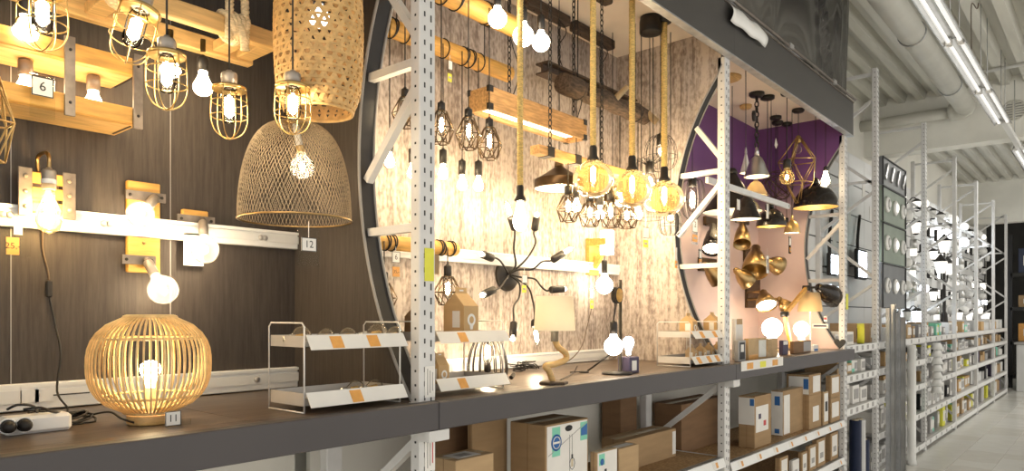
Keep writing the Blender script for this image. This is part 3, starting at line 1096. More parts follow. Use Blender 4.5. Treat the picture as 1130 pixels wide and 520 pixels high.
def card_tag(px, py, Y, wpx, hpx, body, label, price=None, ppx=(0, 0), holder=True, cat='price tag', off=0.0, ax=None, size=0.7, yaw=0.0, string=0):
    """number card in a clear holder; width/height in photo pixels at that depth"""
    d = D(px, Y)
    c = W(px, py, Y=Y)
    wd, h = wpx * d, hpx * d
    t = thing('number_card', label, cat, c)
    cd = MB().box(c.x - wd / 2, c.x + wd / 2, c.y - 0.001, c.y + 0.001, c.z - h / 2, c.z + h / 2).build('card', 'print_white', t)
    e = min(wd, h) * 0.045
    mb = MB()
    for x0, x1, z0, z1 in ((-wd / 2, wd / 2, h / 2 - e, h / 2), (-wd / 2, wd / 2, -h / 2, -h / 2 + e), (-wd / 2, -wd / 2 + e, -h / 2, h / 2), (wd / 2 - e, wd / 2, -h / 2, h / 2)):
        mb.box(c.x + x0, c.x + x1, c.y - 0.0016, c.y - 0.001, c.z + z0, c.z + z1)
    mb.build('card_border', 'print_black', cd)
    if body:
        text(body, h * size, (c.x, c.y - 0.0018, c.z), cd)
    if price:
        ps = price[1]
        pc = Vector((c.x + ppx[0] * d, c.y, c.z - ppx[1] * d))
        pw, ph = price[2] * d, price[3] * d
        pr = MB().box(pc.x - pw / 2, pc.x + pw / 2, pc.y - 0.001, pc.y + 0.001, pc.z - ph / 2, pc.z + ph / 2).build('price_label', ps, t)
        if price[0]:
            text(price[0], ph * 0.5, (pc.x, pc.y - 0.0016, pc.z), pr)
        else:      # lettering too small to read in the photo
            MB().box(pc.x - pw * 0.32, pc.x + pw * 0.32, pc.y - 0.0018, pc.y - 0.001, pc.z - ph * 0.12, pc.z + ph * 0.14).build('print_line', 'print_grey', pr)
    if holder:
        x0, x1, z0, z1 = holder
        MB().box(c.x + x0 * d, c.x + x1 * d, c.y + 0.0015, c.y + 0.0035, c.z - z1 * d, c.z - z0 * d).build('holder', 'acrylic', t)
    if string:
        MB().tube([c + Vector((0, 0.002, h / 2 - 0.002)), c + Vector((0, 0.002, h / 2 + string * d))], 0.0012, 4).build('string', 'wire_white', t)
    return t
# ================================================================== BAY 1 (brown)
# cage pendants
cage_pendant(47, -28, 56, 1.98, 'large wire-caged pendant at the top left in front of the wooden frame lamp', 46)
cage_pendant(160, -8, 76, 2.05, 'tilted wire-caged pendant between the rope-tied beam and the left frame lamp', 44, tilt=0.28, sock_px=20)
cage_pendant(184, 42, 121, 1.90, 'wire-caged pendant hanging just right of the tilted caged pendant', 40)
cage_pendant(253, 80, 153, 2.10, 'wire-caged pendant hanging alone between the rope knot and the mesh dome', 37)
cage_pendant(323, 80, 148, 1.93, 'wire-caged pendant hanging in front of the woven lantern and mesh dome', 38, sock_px=14)

# two-storey wooden frame lamp numbered 6 on the wall
t = thing('wooden_frame_lamp', 'wall lamp of two yellow wooden beams joined by brown steel straps', 'wall lamp', (0.55, 2.5, EYE + 0.62))
xr = W(150, 83, Y=2.42).x
for z0, z1, x1, nm in ((0.778, 0.832, xr, 'upper_beam'), (0.619, 0.672, xr + 0.012, 'lower_beam')):
    MB().cbox(0.12, x1, 2.42, 2.45, EYE + z0, EYE + z1, 0.003).build(nm, 'pine_yellow', t)
    MB().cbox(0.12, x1, 2.451, YB - 0.002, EYE + z0, EYE + z0 + 0.022, 0.003).build(nm + '_board', 'pine_pale', t)
for px in (77, 152):
    q = W(px, 90, Y=2.414)
    s_ = MB().box(q.x - 0.014, q.x + 0.014, 2.409, 2.419, EYE + 0.605, EYE + 0.845).build('strap', 'iron_grey', t)
    for z in (0.645, 0.805):
        MB().sphere((q.x, 2.408, EYE + z), 0.005, 8, 5).build('bolt', 'black_metal', s_)
for px, z in ((133, 0.80), (131, 0.64)):
    q = W(px, 83, Y=2.55)
    MB().box(q.x - 0.003, q.x + 0.003, 2.453, 2.60, EYE + z - 0.023, EYE + z - 0.021).build('hinge_line', 'black_metal', t)
for px in (28, 103):
    q = W(px, 80, Y=2.52)
    s = socket(t, (q.x, 2.52, EYE + 0.777), (0, 0, -1), 0.020, 0.05, 'iron_grey')
    pear_bulb(t, s, (0, 0, -1), 0.034, 0.075, 'lit_bulb_mid')
card_tag(47, 96, 2.39, 21, 21, '6', 'framed number card 6 in front of the wooden frame lamp', holder=(-12, 12, -13, 34))

# rope-tied ladder beam along the top
t = thing('rope_beam_pendant', 'pale wooden ladder beam hung on thick ropes with three bulbs below', 'pendant lamp', (0.85, 2.4, EYE + 0.95))
MB().cbox(0.28, 1.40, 2.28, 2.32, EYE + 0.95, EYE + 1.01, 0.004).build('rail', 'pine_pale', t)
MB().cbox(0.28, 1.40, 2.50, 2.54, EYE + 0.95, EYE + 1.01, 0.004).build('rail', 'pine_pale', t)
for x in (0.42, 0.85, W(258, 20, Y=2.4).x, 1.36):
    MB().cbox(x - 0.03, x + 0.03, 2.321, 2.499, EYE + 0.962, EYE + 0.998, 0.003).build('crosspiece', 'pine_pale', t)
for px in (132, 257):
    x = W(px, 30, Y=2.3).x
    for s_ in (-1, 1):
        rope_mesh((x + s_ * 0.03, 2.27, EYE + 0.93), (x + s_ * 0.015, 2.27, ZC), 0.014).build('rope', 'rope_pale', t)
    kn = []
    for k in range(5):
        MB().tube(ring((x + (k - 2) * 0.013, 2.30, EYE + 0.98), 0.047, 16, axis=(1, 0, 0.5 - 0.2 * k)), 0.010, 6, True).build('rope_turn', 'rope_pale', t)
    MB().tube(smooth_path([(x, 2.255, EYE + 0.98), (x + 0.012, 2.25, EYE + 0.94), (x + 0.02, 2.255, EYE + 0.90)], 4), [0.014] * 8 + [0.018], 8).build('rope_tail', 'rope_pale', t)
for px, ps in ((28, -3), (188, 22), (224, 40)):
    x = W(px, ps, Y=2.42).x
    MB().cyl((x, 2.42, EYE + 0.96), (x, 2.42, EYE + 0.92), 0.009, 10).build('threaded_tube', 'brass', t)
    zz = EYE + (0.925 if px < 220 else 0.90)
    s = socket(t, (x, 2.42, zz), (0, 0, -1), 0.019, 0.05, 'black_metal')
    pear_bulb(t, s, (0, 0, -1), 0.033, 0.085 if px > 200 else 0.075, 'lit_bulb_mid')
# glass holder behind the right bulb
# geometric lamp cut by the left edge
t = thing('wire_polyhedron_lamp', 'brass wire polyhedron pendant cut off by the left edge', 'pendant lamp', W(-14, 78, Y=2.0))
c = W(-14, 80, Y=2.0)
cord(t, c, ZC)
canopy(t, c)
s = socket(t, c, (0, 0, -1), 0.016, 0.04, 'brass_old')
edge_cage(t, c + Vector((0, 0, -0.005)), 0.056, 0.20, 'gold_wire', 0.0024, 5)
pear_bulb(t, s, (0, 0, -1), 0.02, 0.06, 'glass_clear')

# woven bamboo lantern
Yw = 2.02
cw = W(352, 60, Y=Yw)
dw = D(352, Yw)
R0 = 47.5 * dw
zb = W(352, 124, Y=Yw).z
Hw = 0.52
t = thing('woven_lantern', 'tall bamboo lantern in open hexagonal weave hanging beside the white upright', 'pendant lamp', (cw.x, Yw, zb))
def lantern_r(u):
    return R0 * (0.80 + 0.20 * math.sin(PI * min(1, max(0, (u * 0.94 + 0.03)))) ** 0.55) * (1.0 if u > 0.10 else 0.985 - 0.9 * (0.10 - u))
def ribbon(mb, pts, nrm, wd, th):
    vs, fs = [], []
    n = len(pts)
    for i in range(n):
        tdir = (pts[min(i + 1, n - 1)] - pts[max(i - 1, 0)]).normalized()
        s_ = tdir.cross(nrm[i]).normalized() * wd / 2
        o_ = nrm[i] * th
        vs += [pts[i] - s_, pts[i] + s_, pts[i] + s_ + o_, pts[i] - s_ + o_]
    for i in range(n - 1):
        a, b = i * 4, i * 4 + 4
        fs += [(a, b, b + 1, a + 1), (a + 1, b + 1, b + 2, a + 2), (a + 2, b + 2, b + 3, a + 3), (a + 3, b + 3, b, a)]
    mb.add(vs, fs)
NH = 26
mb = MB()
for sgn in (1, -1):
    for k in range(NH):
        pts, nr = [], []
        for i in range(25):
            u = i / 24
            a = 2 * PI * k / NH + sgn * u * 2.05
            r = lantern_r(u) + (0.0012 if sgn > 0 else 0)
            nv = Vector((math.cos(a), math.sin(a), 0))
            pts.append(Vector((cw.x, Yw, zb + Hw * u)) + nv * r)
            nr.append(nv)
        ribbon(mb, pts, nr, 0.0125, 0.0012)
o = mb.build('woven_wall', 'bamboo', t)
o['kind'] = 'stuff'
mb = MB()
for i in range(24):
    u = (i + 0.5) / 24
    r = lantern_r(u) + 0.0024
    pts = [Vector((cw.x, Yw, zb + Hw * u)) + Vector((math.cos(2 * PI * k / 40), math.sin(2 * PI * k / 40), 0)) * r for k in range(41)]
    nr = [Vector((math.cos(2 * PI * k / 40), math.sin(2 * PI * k / 40), 0)) for k in range(41)]
    ribbon(mb, pts, nr, 0.0085, 0.001)
o = mb.build('woven_hoops', 'bamboo', t)
o['kind'] = 'stuff'
for u in (0.0, 1.0):
    MB().tube(ring((cw.x, Yw, zb + Hw * u), lantern_r(u), 36), 0.006, 6, True).build('end_ring', 'bamboo', t)
for a in (0.4, 0.4 + PI / 2, 0.4 + PI, 0.4 + 1.5 * PI):
    MB().tube([(cw.x, Yw, zb + Hw), (cw.x + lantern_r(1) * math.cos(a), Yw + lantern_r(1) * math.sin(a), zb + Hw)], 0.003, 5).build('spider_wire', 'bamboo', t)
cord(t, (cw.x, Yw, zb + Hw), ZC)
zz = W(353, -8, Y=Yw).z
MB().tube([(cw.x, Yw, zb + Hw), (cw.x, Yw, zz)], 0.004, 6).build('inner_cord', 'cord_black', t)
s = socket(t, (cw.x, Yw, zz), (0, 0, -1), 0.02, 0.04)
globe_bulb(t, s, (0, 0, -1), 0.034, 'lit_led')

# wire-mesh dome
Yd = 2.25
cd_ = W(326, 243, Y=Yd)
dd = D(326, Yd)
Rd = 60.5 * dd
Hd = W(326, 135, Y=Yd).z - cd_.z
t = thing('mesh_dome_pendant', 'bronze wire-mesh dome pendant with a clear globe bulb inside', 'pendant lamp', cd_)
def mesh_p(u):      # u 0 rim .. 1 top
    a = u * PI / 2
    return Rd * (1 - 0.0) * (math.cos(a) ** 0.62), Hd * (math.sin(a) ** 0.95)
mb = MB()
ND = 88
for sgn in (1, -1):
    for k in range(ND):
        pts = []
        for i in range(17):
            u = i / 16 * 0.96
            r, z = mesh_p(u)
            a = 2 * PI * k / ND + sgn * u * 1.15
            pts.append(cd_ + Vector((r * math.cos(a), r * math.sin(a), z)))
        mb.tube(pts, 0.0007, 3, caps=False)
o = mb.build('wire_mesh', 'mesh_wire', t)
o['kind'] = 'stuff'
MB().tube(ring(cd_, Rd, 40), 0.0035, 6, True).build('rim_ring', 'brass_old', t)
r9, z9 = mesh_p(0.95)
MB().lathe([(0, 0.012), (r9 * 0.8, 0.010), (r9 * 1.05, -0.006), (0, -0.006)], 24, Matrix.Translation(cd_ + Vector((0, 0, z9)))).build('top_plate', 'brass_old', t)
cord(t, cd_ + Vector((0, 0, z9 + 0.01)), ZC)
canopy(t, cd_)
a = cd_ + Vector((0, 0, z9 - 0.004))
b = W(332, 168, Y=Yd)
MB().cyl(a, a + (b - a) * 0.75, 0.012, 12).build('stem', 'white_plastic', t)
s = socket(t, a + (b - a) * 0.75, b - a, 0.016, (b - a).length * 0.25, 'brass_old')
globe_bulb(t, b, (0.15, 0.05, -1), 13 * dd, 'glass')
card_tag(341, 270, 2.05, 19, 15, '12', 'number card 12 in a clear holder under the mesh dome', string=18, holder=(-14, 14, -19, 24), size=0.75)

# plank wall lamp with two riveted strips (left)
Yp = YB - 0.04
t = thing('plank_wall_lamp', 'wall lamp of three orange slats between riveted grey strips with a hooked bulb', 'wall lamp', W(50, 240, Y=YB))
xa, xb = W(27, 215, Y=Yp).x, W(74, 215, Y=Yp).x
z0 = W(50, 240, Y=Yp).z
for k in range(3):
    zc = z0 + 0.012 + k * 0.047
    MB().cbox(xa, xb, Yp - 0.008, Yp + 0.012, zc, zc + 0.034, 0.003).build('slat', 'pine_yellow', t)
for x in (xa - 0.001, xb + 0.003):
    s_ = MB().cbox(x - 0.019, x + 0.019, Yp - 0.014, Yp - 0.009, z0 - 0.002, z0 + 0.15, 0.002).build('metal_strip', 'iron_grey', t)
    for k in range(3):
        MB().sphere((x, Yp - 0.014, z0 + 0.028 + k * 0.047), 0.007, 10, 6).build('rivet', 'socket_grey', s_)
MB().box(xa + 0.02, xb - 0.02, Yp + 0.012, YB - 0.0005, z0 + 0.03, z0 + 0.12).build('wall_plate', 'iron_grey', t)
sx = W(54, 187, Y=2.5)
MB().tube(smooth_path([(sx.x, YB - 0.03, z0 + 0.14), (sx.x - 0.008, YB - 0.05, z0 + 0.185), (sx.x, 2.535, z0 + 0.195), (sx.x, 2.50, z0 + 0.175), (sx.x, 2.50, sx.z)], 5), 0.006, 8).build('gooseneck', 'brass_old', t)
s = socket(t, (sx.x, 2.50, sx.z), (0, 0, -1), 0.020, 0.062, 'socket_grey')
MB().lathe([(0.0205, 0), (0.0212, 0.002), (0.0212, 0.012), (0.0205, 0.014)], 16, Matrix.Translation((sx.x, 2.50, sx.z - 0.045))).build('socket_ring', 'white_plastic', t)
f = frame(s, (0, 0, -1))
b = MB().lathe([(0, 0), (0.012, 0), (0.018, 0.03), (0.034, 0.075), (0.037, 0.098), (0.028, 0.125), (0, 0.138)], 18, f).build('bulb', 'glass_amber', t)
fil_mesh(s + Vector((0, 0, -0.015)), (0, 0, -1), 0.012, 0.10).build('filament', 'filament_soft', b)
MB().tube(smooth_path([W(47, 250, Y=YB - 0.03), W(47, 275, Y=YB - 0.012), W(53, 300, Y=YB - 0.012), W(54, 313, Y=YB - 0.012)], 5), 0.003, 6).build('supply_cord', 'cord_brown', t)
q = W(54, 318, Y=YB - 0.014)
MB().cbox(q.x - 0.009, q.x + 0.009, q.y - 0.009, q.y + 0.009, q.z - 0.03, q.z + 0.025, 0.004).build('cord_switch', 'cord_black', t)
MB().tube(smooth_path([W(54, 326, Y=YB - 0.014), W(60, 355, Y=YB - 0.02), W(67, 390, Y=2.56), W(63, 432, Y=2.5), W(75, 452, Y=2.36), W(62, 462, Y=2.2), W(40, 458, Y=2.2)], 6), 0.0032, 6).build('supply_cord', 'cord_black', t)
card_tag(20, 251, 2.55, 9, 17, '', 'small white card with orange price label under the plank lamp', price=('25,-', 'print_orange', 12, 19), ppx=(-5, 21), holder=(-13, 12, -12, 33), size=0.45)

# globe wall lamps on yellow boards
def globe_board(label, px0, px1, py0, py1, arms, extra=None):
    Yq = YB - 0.022
    a, b = W(px0, py1, Y=Yq), W(px1, py0, Y=Yq)
    x0, x1 = a.x, b.x
    z0_, z1_ = W((px0 + px1) / 2, py1, Y=Yq).z, W((px0 + px1) / 2, py0, Y=Yq).z
    t = thing('globe_wall_lamp', label, 'wall lamp', ((x0 + x1) / 2, YB, z0_))
    MB().cbox(x0, x1, Yq, YB - 0.0005, z0_, z1_, 0.003).build('board', 'pine_yellow', t)
    for (sy, s0, s1, jx, gx, gy, gr) in arms:
        zc = W((s0 + s1) / 2, sy, Y=Yq).z
        u0, u1 = W(s0, sy, Y=Yq).x, W(s1, sy, Y=Yq).x
        st = MB().box(u0, u1, Yq - 0.008, Yq - 0.0005, zc - 0.016, zc + 0.016).build('iron_strip', 'iron_grey', t)
        for xx in (u0 + 0.014, u1 - 0.014):
            MB().sphere((xx, Yq - 0.008, zc), 0.006, 8, 5).build('bolt', 'black_metal', st)
        j = Vector((W(jx, sy, Y=Yq).x, Yq - 0.014, zc))
        g = W(gx, gy, Y=Yq - 0.09)
        MB().sphere(j, 0.012, 10, 6).build('swivel', 'iron_grey', t)
        d_ = (g - j)
        rr = gr * D(gx, Yq - 0.09)
        Ls = max(0.04, d_.length - rr * 1.28)
        socket(t, j + d_.normalized() * 0.006, d_, 0.017, Ls - 0.006, 'socket_grey')
        globe_bulb(t, j + d_.normalized() * Ls, d_, rr, 'glass')
    return t
t = globe_board('upright yellow board lamp with two clear globes above the rattan lamp', 141, 177, 201, 301, [(217, 138, 182, 170, 155, 237, 14.5), (287, 134, 171, 160, 180, 320, 16)])
q = W(160, 257, Y=YB - 0.024)
text('52,-', 0.018, (q.x, YB - 0.0236, q.z), t, 'print_black')
q = W(159, 268, Y=YB - 0.024)
MB().sphere((q.x, YB - 0.022, q.z), 0.006, 8, 5).build('screw', 'brass_old', t)
MB().box(q.x - 0.02, q.x + 0.02, YB - 0.0236, YB - 0.0221, q.z + 0.018, q.z + 0.022).build('price_bar', 'print_red', t)
t = globe_board('small yellow board lamp with one clear globe and a paper tag', 202, 230, 232, 262, [(243, 195, 236, 222, 226, 276, 15)])
q = W(217, 275, Y=2.575)
dq = D(217, 2.575)
MB().box(q.x - 11 * dq, q.x + 11 * dq, 2.598, 2.601, q.z - 18 * dq, q.z + 18 * dq).build('paper_tag', 'print_white', t)

# rattan table lamp
cr_ = W(162, 466, z=ZS)
cr_ = Vector((W(166, 400, Y=2.06).x, 2.06, ZS))
dr = D(166, 2.06)
Rr = 61.5 * dr
t = thing('rattan_table_lamp', 'round rattan cane table lamp glowing on the shelf in front of the brown wall', 'table lamp', cr_)
MB().lathe([(0, 0.0), (0.058, 0.0), (0.060, 0.004), (0.060, 0.024), (0.056, 0.028), (0, 0.028)], 28, Matrix.Translation(cr_)).build('base', 'pine_pale', t)
zc_, hz = 0.165, 0.141
def cane(u):       # u -1..1
    return Rr * (max(0.0, 1 - abs(u) ** 2.6)) ** 0.5, zc_ + hz * u
ub = 0.93
for k in range(58):
    a = 2 * PI * k / 58
    pts = []
    for i in range(13):
        u = -ub + 2 * ub * i / 12
        r, z = cane(u)
        pts.append(cr_ + Vector((r * math.cos(a), r * math.sin(a), z)))
    MB().tube(pts, 0.0031, 4).build('cane_rib', 'rattan', t)
for u in (-ub, -0.62, 0.52, ub):
    r, z = cane(u)
    MB().tube(ring(cr_ + Vector((0, 0, z)), r - (0.004 if abs(u) < 0.9 else 0), 40), 0.0035 if abs(u) < 0.9 else 0.006, 6, True).build('hoop', 'rattan', t)
r, z = cane(ub)
MB().lathe([(r * 0.9, 0), (r * 1.0, 0.006), (r * 0.9, 0.008), (r * 0.8, 0.004)], 30, Matrix.Translation(cr_ + Vector((0, 0, z)))).build('top_ring', 'rattan', t)
MB().cyl(cr_ + Vector((0, 0, 0.028)), cr_ + Vector((0, 0, 0.10)), 0.014, 12).build('lamp_holder', 'pine_pale', t)
pear_bulb(t, cr_ + Vector((0, 0, 0.10)), (0, 0, 1), 0.027, 0.075, 'lit_bulb_hot')
MB().tube(smooth_path([cr_ + Vector((-0.05, -0.02, 0.008)), W(134, 462, z=ZS + 0.03), W(122, 455, z=ZS + 0.035), W(105, 457, z=ZS + 0.02), W(92, 462, z=ZS + 0.006), W(75, 470, z=ZS + 0.004)], 6), 0.003, 6).build('supply_cord', 'cord_black', t)
q = W(190, 462, Y=1.95)
card_tag(191, 462, 1.95, 17, 16, '11', 'number card 11 leaning at the foot of the rattan lamp', holder=(-34, 20, 2, 17), size=0.7, price=('', 'print_orange', 8, 5), ppx=(14, 12))

# power strip and its cables
q = W(20, 460, z=ZS)
ps_ = thing('power_strip', 'white power strip with two round sockets at the left end of the shelf', 'power strip', (q.x, q.y, ZS))
x0, x1, y0, y1 = W(-40, 465, z=ZS).x, W(40, 462, z=ZS).x, 2.10, 2.165
MB().cbox(x0, x1, y0 + 0.0, y1, ZS, ZS + 0.045, 0.008).build('body', 'white_plastic', ps_)
for px in (8, 26):
    c = Vector((W(px, 452, Y=y0).x, y0 - 0.001, ZS + 0.025))
    o = MB().lathe([(0.0205, 0), (0.0205, 0.003), (0.017, 0.003), (0.016, -0.0)], 22, frame(c, (0, -1, 0))).build('socket_ring', 'white_plastic', ps_)
    MB().lathe([(0, 0.001), (0.017, 0.001), (0.017, 0.0022), (0, 0.0022)], 22, frame(c, (0, -1, 0))).build('socket_well', 'slot_dark', o)
    pl = MB().lathe([(0, 0.002), (0.014, 0.002), (0.015, 0.02), (0.010, 0.03), (0.004, 0.034), (0, 0.034)], 14, frame(c, (0, -1, 0))).build('plug', 'cord_black', ps_)
cc = W(58, 460, z=ZS + 0.02)
cb = thing('cable_coil', 'loose coil of black cable beside the white power strip', 'cable', (cc.x, cc.y, ZS))
rnd = random.Random(3)
for k in range(4):
    pts = []
    for i in range(22):
        a = 2 * PI * i / 22
        pts.append((cc.x + (0.10 - 0.012 * k) * math.cos(a) + 0.01 * rnd.random(), cc.y - 0.02 + (0.05 + 0.004 * k) * math.sin(a), ZS + 0.006 + 0.008 * k + 0.006 * math.sin(a * 2 + k)))
    MB().tube(pts, 0.0032, 6, True).build('cable_loop', 'cord_black', cb)
MB().tube(smooth_path([W(8, 452, Y=2.07), W(20, 447, Y=2.05), W(38, 449, Y=2.08), (cc.x - 0.02, cc.y, ZS + 0.02), (cc.x + 0.09, cc.y + 0.02, ZS + 0.014)], 6), 0.0032, 6).build('cable_end', 'cord_black', cb)
MB().tube(smooth_path([W(26, 452, Y=2.07), W(45, 450, Y=2.05), W(60, 455, Y=2.1), (cc.x + 0.07, cc.y + 0.03, ZS + 0.02)], 6), 0.0032, 6).build('cable_end', 'cord_black', cb)

# ------------------------------------------------------------------ two-tier wire counter racks
def counter_rack(label, x0, x1, y0, y1, z1, tiers, tagpos):
    t = thing('counter_rack', label, 'display rack', ((x0 + x1) / 2, (y0 + y1) / 2, ZS), 'two-tier wire racks on the lamp shelf')
    r = 0.0028
    for x in (x0, x1):
        MB().tube([(x, y0, ZS + r), (x, y0, z1 - 0.012), (x, y0 + 0.012, z1), (x, y1 - 0.012, z1), (x, y1, z1 - 0.012), (x, y1, ZS + r)], r, 6).build('side_hoop', 'wire_white', t)
        MB().tube([(x, y0, ZS + r), (x, y1, ZS + r)], r, 6).build('foot_wire', 'wire_white', t)
    for k, (zt, hh) in enumerate(tiers):
        tr_ = MB()
        tr_.box(x0 + 0.004, x1 - 0.004, y0 + 0.004, y1 - 0.004, zt, zt + 0.003)
        tr_.box(x0 + 0.003, x0 + 0.005, y0 + 0.004, y1 - 0.004, zt, zt + hh)
        tr_.box(x1 - 0.005, x1 - 0.003, y0 + 0.004, y1 - 0.004, zt, zt + hh)
        tr_.box(x0 + 0.004, x1 - 0.004, y1 - 0.006, y1 - 0.004, zt, zt + hh)
        tr_.box(x0 + 0.004, x1 - 0.004, y0 + 0.004, y0 + 0.006, zt, zt + hh * 0.6)
        tr_ = tr_.build('tray', 'tray_grey', t)
        mb = MB()
        f = Matrix.Translation((0, y0 - 0.004, zt + hh)) @ Matrix.Rotation(math.radians(-32), 4, 'X')
        sp = mb.box(x0 + 0.004, x1 + 0.01, -0.002, 0, -0.05, 0.002, f).build('price_rail', 'print_white', t)
        for u in tagpos[k]:
            xx = x0 + (x1 - x0) * u
            MB().box(xx - 0.022, xx + 0.022, -0.003, -0.0021, -0.047, -0.004, f).build('price_label', 'print_orange', sp)
    return t
TIER_A = [(ZS + 0.203, 0.035), (ZS + 0.022, 0.040)]
counter_rack('two-tier white wire rack holding loose bulbs at the right of the rattan lamp', 1.222, 1.60, 1.885, 2.085, ZS + 0.278, TIER_A, [(0.28, 0.66), (0.48,)])
rk2 = counter_rack('two-tier white wire rack with cardboard bulb houses right of the first upright', 1.80, 2.185, 1.925, 2.15, ZS + 0.278, TIER_A, [(0.34,), (0.34,)])
# bulbs lying in the first rack
def loose_bulb(px, z, Y, r, label, m='glass_globe', ax=(0.6, -0.6, 0.15)):
    p = Vector((W(px, 350, Y=Y).x, Y, z + r))
    t = thing('loose_bulb', label, 'light bulb', (p.x, p.y, z), 'loose bulbs in the wire rack')
    f = frame(p, ax)
    prof = [(0, -r * 2.0), (r * 0.34, -r * 2.0), (r * 0.36, -r * 1.1)] + [(r * math.sin(a), -r * math.cos(a)) for a in [PI * i / 10 for i in range(2, 10)]] + [(0, r)]
    MB().lathe(prof[2:], 18, f).build('bulb_glass', m, t)
    MB().lathe([(0, -r * 2.0), (r * 0.36, -r * 1.95), (r * 0.37, -r * 1.1), (0, -r * 1.1)], 14, f).build('screw_base', 'steel', t)
    fil_mesh(f @ Vector((0, 0, -r * 0.8)), f.to_3x3() @ Vector((0, 0, 1)), r * 0.22, r * 1.2).build('inner_stem', 'brass', t)
zt = TIER_A[0][0] + 0.004
for px, Y, r, lb in ((333, 1.97, 0.030, 'clear globe bulb at the left end of the upper wire tray'), (360, 1.98, 0.026, 'second clear bulb from the left in the upper wire tray'), (384, 2.0, 0.027, 'clear bulb in the middle of the upper wire tray'), (417, 1.97, 0.034, 'largest clear globe bulb at the right in the upper wire tray'), (436, 1.96, 0.028, 'rightmost clear bulb in the upper wire tray')):
    loose_bulb(px, zt, Y, r, lb)
zt = TIER_A[1][0] + 0.004
for px, Y, r, lb in ((393, 1.99, 0.027, 'left one of two clear bulbs in the lower wire tray'), (414, 1.98, 0.027, 'right one of two clear bulbs in the lower wire tray')):
    loose_bulb(px, zt, Y, r, lb)
# ================================================================== BAY 2 (white wood)
def round_pole(px0, px1, py, pxy, Y, rpx, label, wraps, m='pine_yellow', hang=True, name='pole_pendant', xr=None):
    d = D(pxy, Y)
    c = W(pxy, py, Y=Y)
    x0, x1 = W(px0, 0, Y=Y).x, W(px1, 0, Y=Y).x
    t = thing(name, label, 'pendant lamp' if hang else 'wall lamp', ((x0 + x1) / 2, Y, c.z))
    MB().lathe([(0, 0), (rpx * d * 0.9, 0), (rpx * d, 0.006), (rpx * d, x1 - x0 - 0.006), (rpx * d * 0.9, x1 - x0), (0, x1 - x0)], 20, frame((x0, Y, c.z), (1, 0, 0))).build('pole', m, t)
    for px, k in wraps:
        x = W(px, 0, Y=Y).x
        for j in range(k):
            MB().tube(ring((x + 0.011 * j, Y, c.z), rpx * d + 0.003, 18, axis=(1, 0, 0.12 * (-1) ** j)), 0.0032, 6, True).build('cord_wrap', 'cord_black', t)
    if hang:
        for px, k in wraps[:1] + wraps[-1:]:
            x = W(px, 0, Y=Y).x
            cord(t, (x, Y - rpx * d, c.z), ZC, 0.003, name='suspension_cord')
    return t, c.z, rpx * d
# rear pole with five bare tube sockets
Ya = 2.45
ta, za, ra = round_pole(425, 562, 58, 500, Ya, 9.5, 'thick yellow pole pendant at the back with five bare bulbs on long cords', [(431, 2), (446, 1), (489, 1), (510, 2), (517, 2), (528, 1)])
for px, ps in ((430, 152), (455, 164), (489, 165), (510, 177), (528, 178)):
    bare_pendant(px, ps, Ya - ra - 0.004, None, za, None, sock_px=16, bulb_px=17, rp=5.5, par=ta)
q = W(497, 70, Y=Ya - 0.06)
card_tag(497, 72, Ya - 0.07, 6, 10, '', 'small paper tags hanging from the rear yellow pole', string=6, price=('', 'print_yellow', 6, 9), ppx=(-1, 14), holder=(-4, 4, -8, 20))
# front pole with four faceted cages
Yb_ = 2.15
tb, zb_, rb_ = round_pole(468, 571, 12, 530, Yb_, 11.5, 'thick yellow pole pendant in front carrying faceted wire cages', [(487, 1), (502, 2), (535, 3), (541, 2)])
for px, ps, pb in ((447, 98, 142), (487, 113, 160), (517, 120, 166), (540, 131, 177)):
    geo_pendant(px, ps, pb, Yb_ - rb_ - 0.004, 29, None, zb_, None, par=tb)
MB().box(1.80, W(480, 0, Y=Yb_).x, Yb_ - 0.01, Yb_ + 0.01, zb_ - 0.01, zb_ + 0.01).build('pole_tenon', 'pine_yellow', tb)
# dark ceiling bar with three round bulbs in front
t = thing('triple_bulb_pendant', 'dark ceiling bar with three round bulbs on short black cords at the top', 'pendant lamp', W(575, 0, Y=2.0))
x0, x1 = W(535, 0, Y=2.0).x, W(612, 0, Y=2.0).x
MB().cbox(x0, x1, 1.97, 2.03, ZC - 0.05, ZC - 0.001, 0.004).build('ceiling_bar', 'wood_dark', t)
for px, ps, r in ((549, -10, 10.5), (577.5, 8, 11.5), (597, 17, 10)):
    bare_pendant(px, ps, 2.0, None, ZC - 0.05, None, sock_px=17, rp=r, kind='lit_globe', par=t)

# ceiling rails along the back, chained box beam and steel beam
def ceiling_rail(px0, px1, Y, label, z=ZC - 0.001, h=0.06, wd=0.06):
    x0, x1 = W(px0, 20, Y=Y).x, W(px1, 20, Y=Y).x
    t = thing('ceiling_rail', label, 'rail', ((x0 + x1) / 2, Y, z - h), 'dark rails on the ceiling of the white wood bay')
    MB().cbox(x0, x1, Y - wd / 2, Y + wd / 2, z - h, z, 0.008).build('rail', 'wood_dark', t)
    for x in (x0 + 0.08, x1 - 0.08):
        MB().sphere((x, Y, z - h), 0.006, 8, 5).build('eye_screw', 'black_metal', t)
    return t, x0, x1
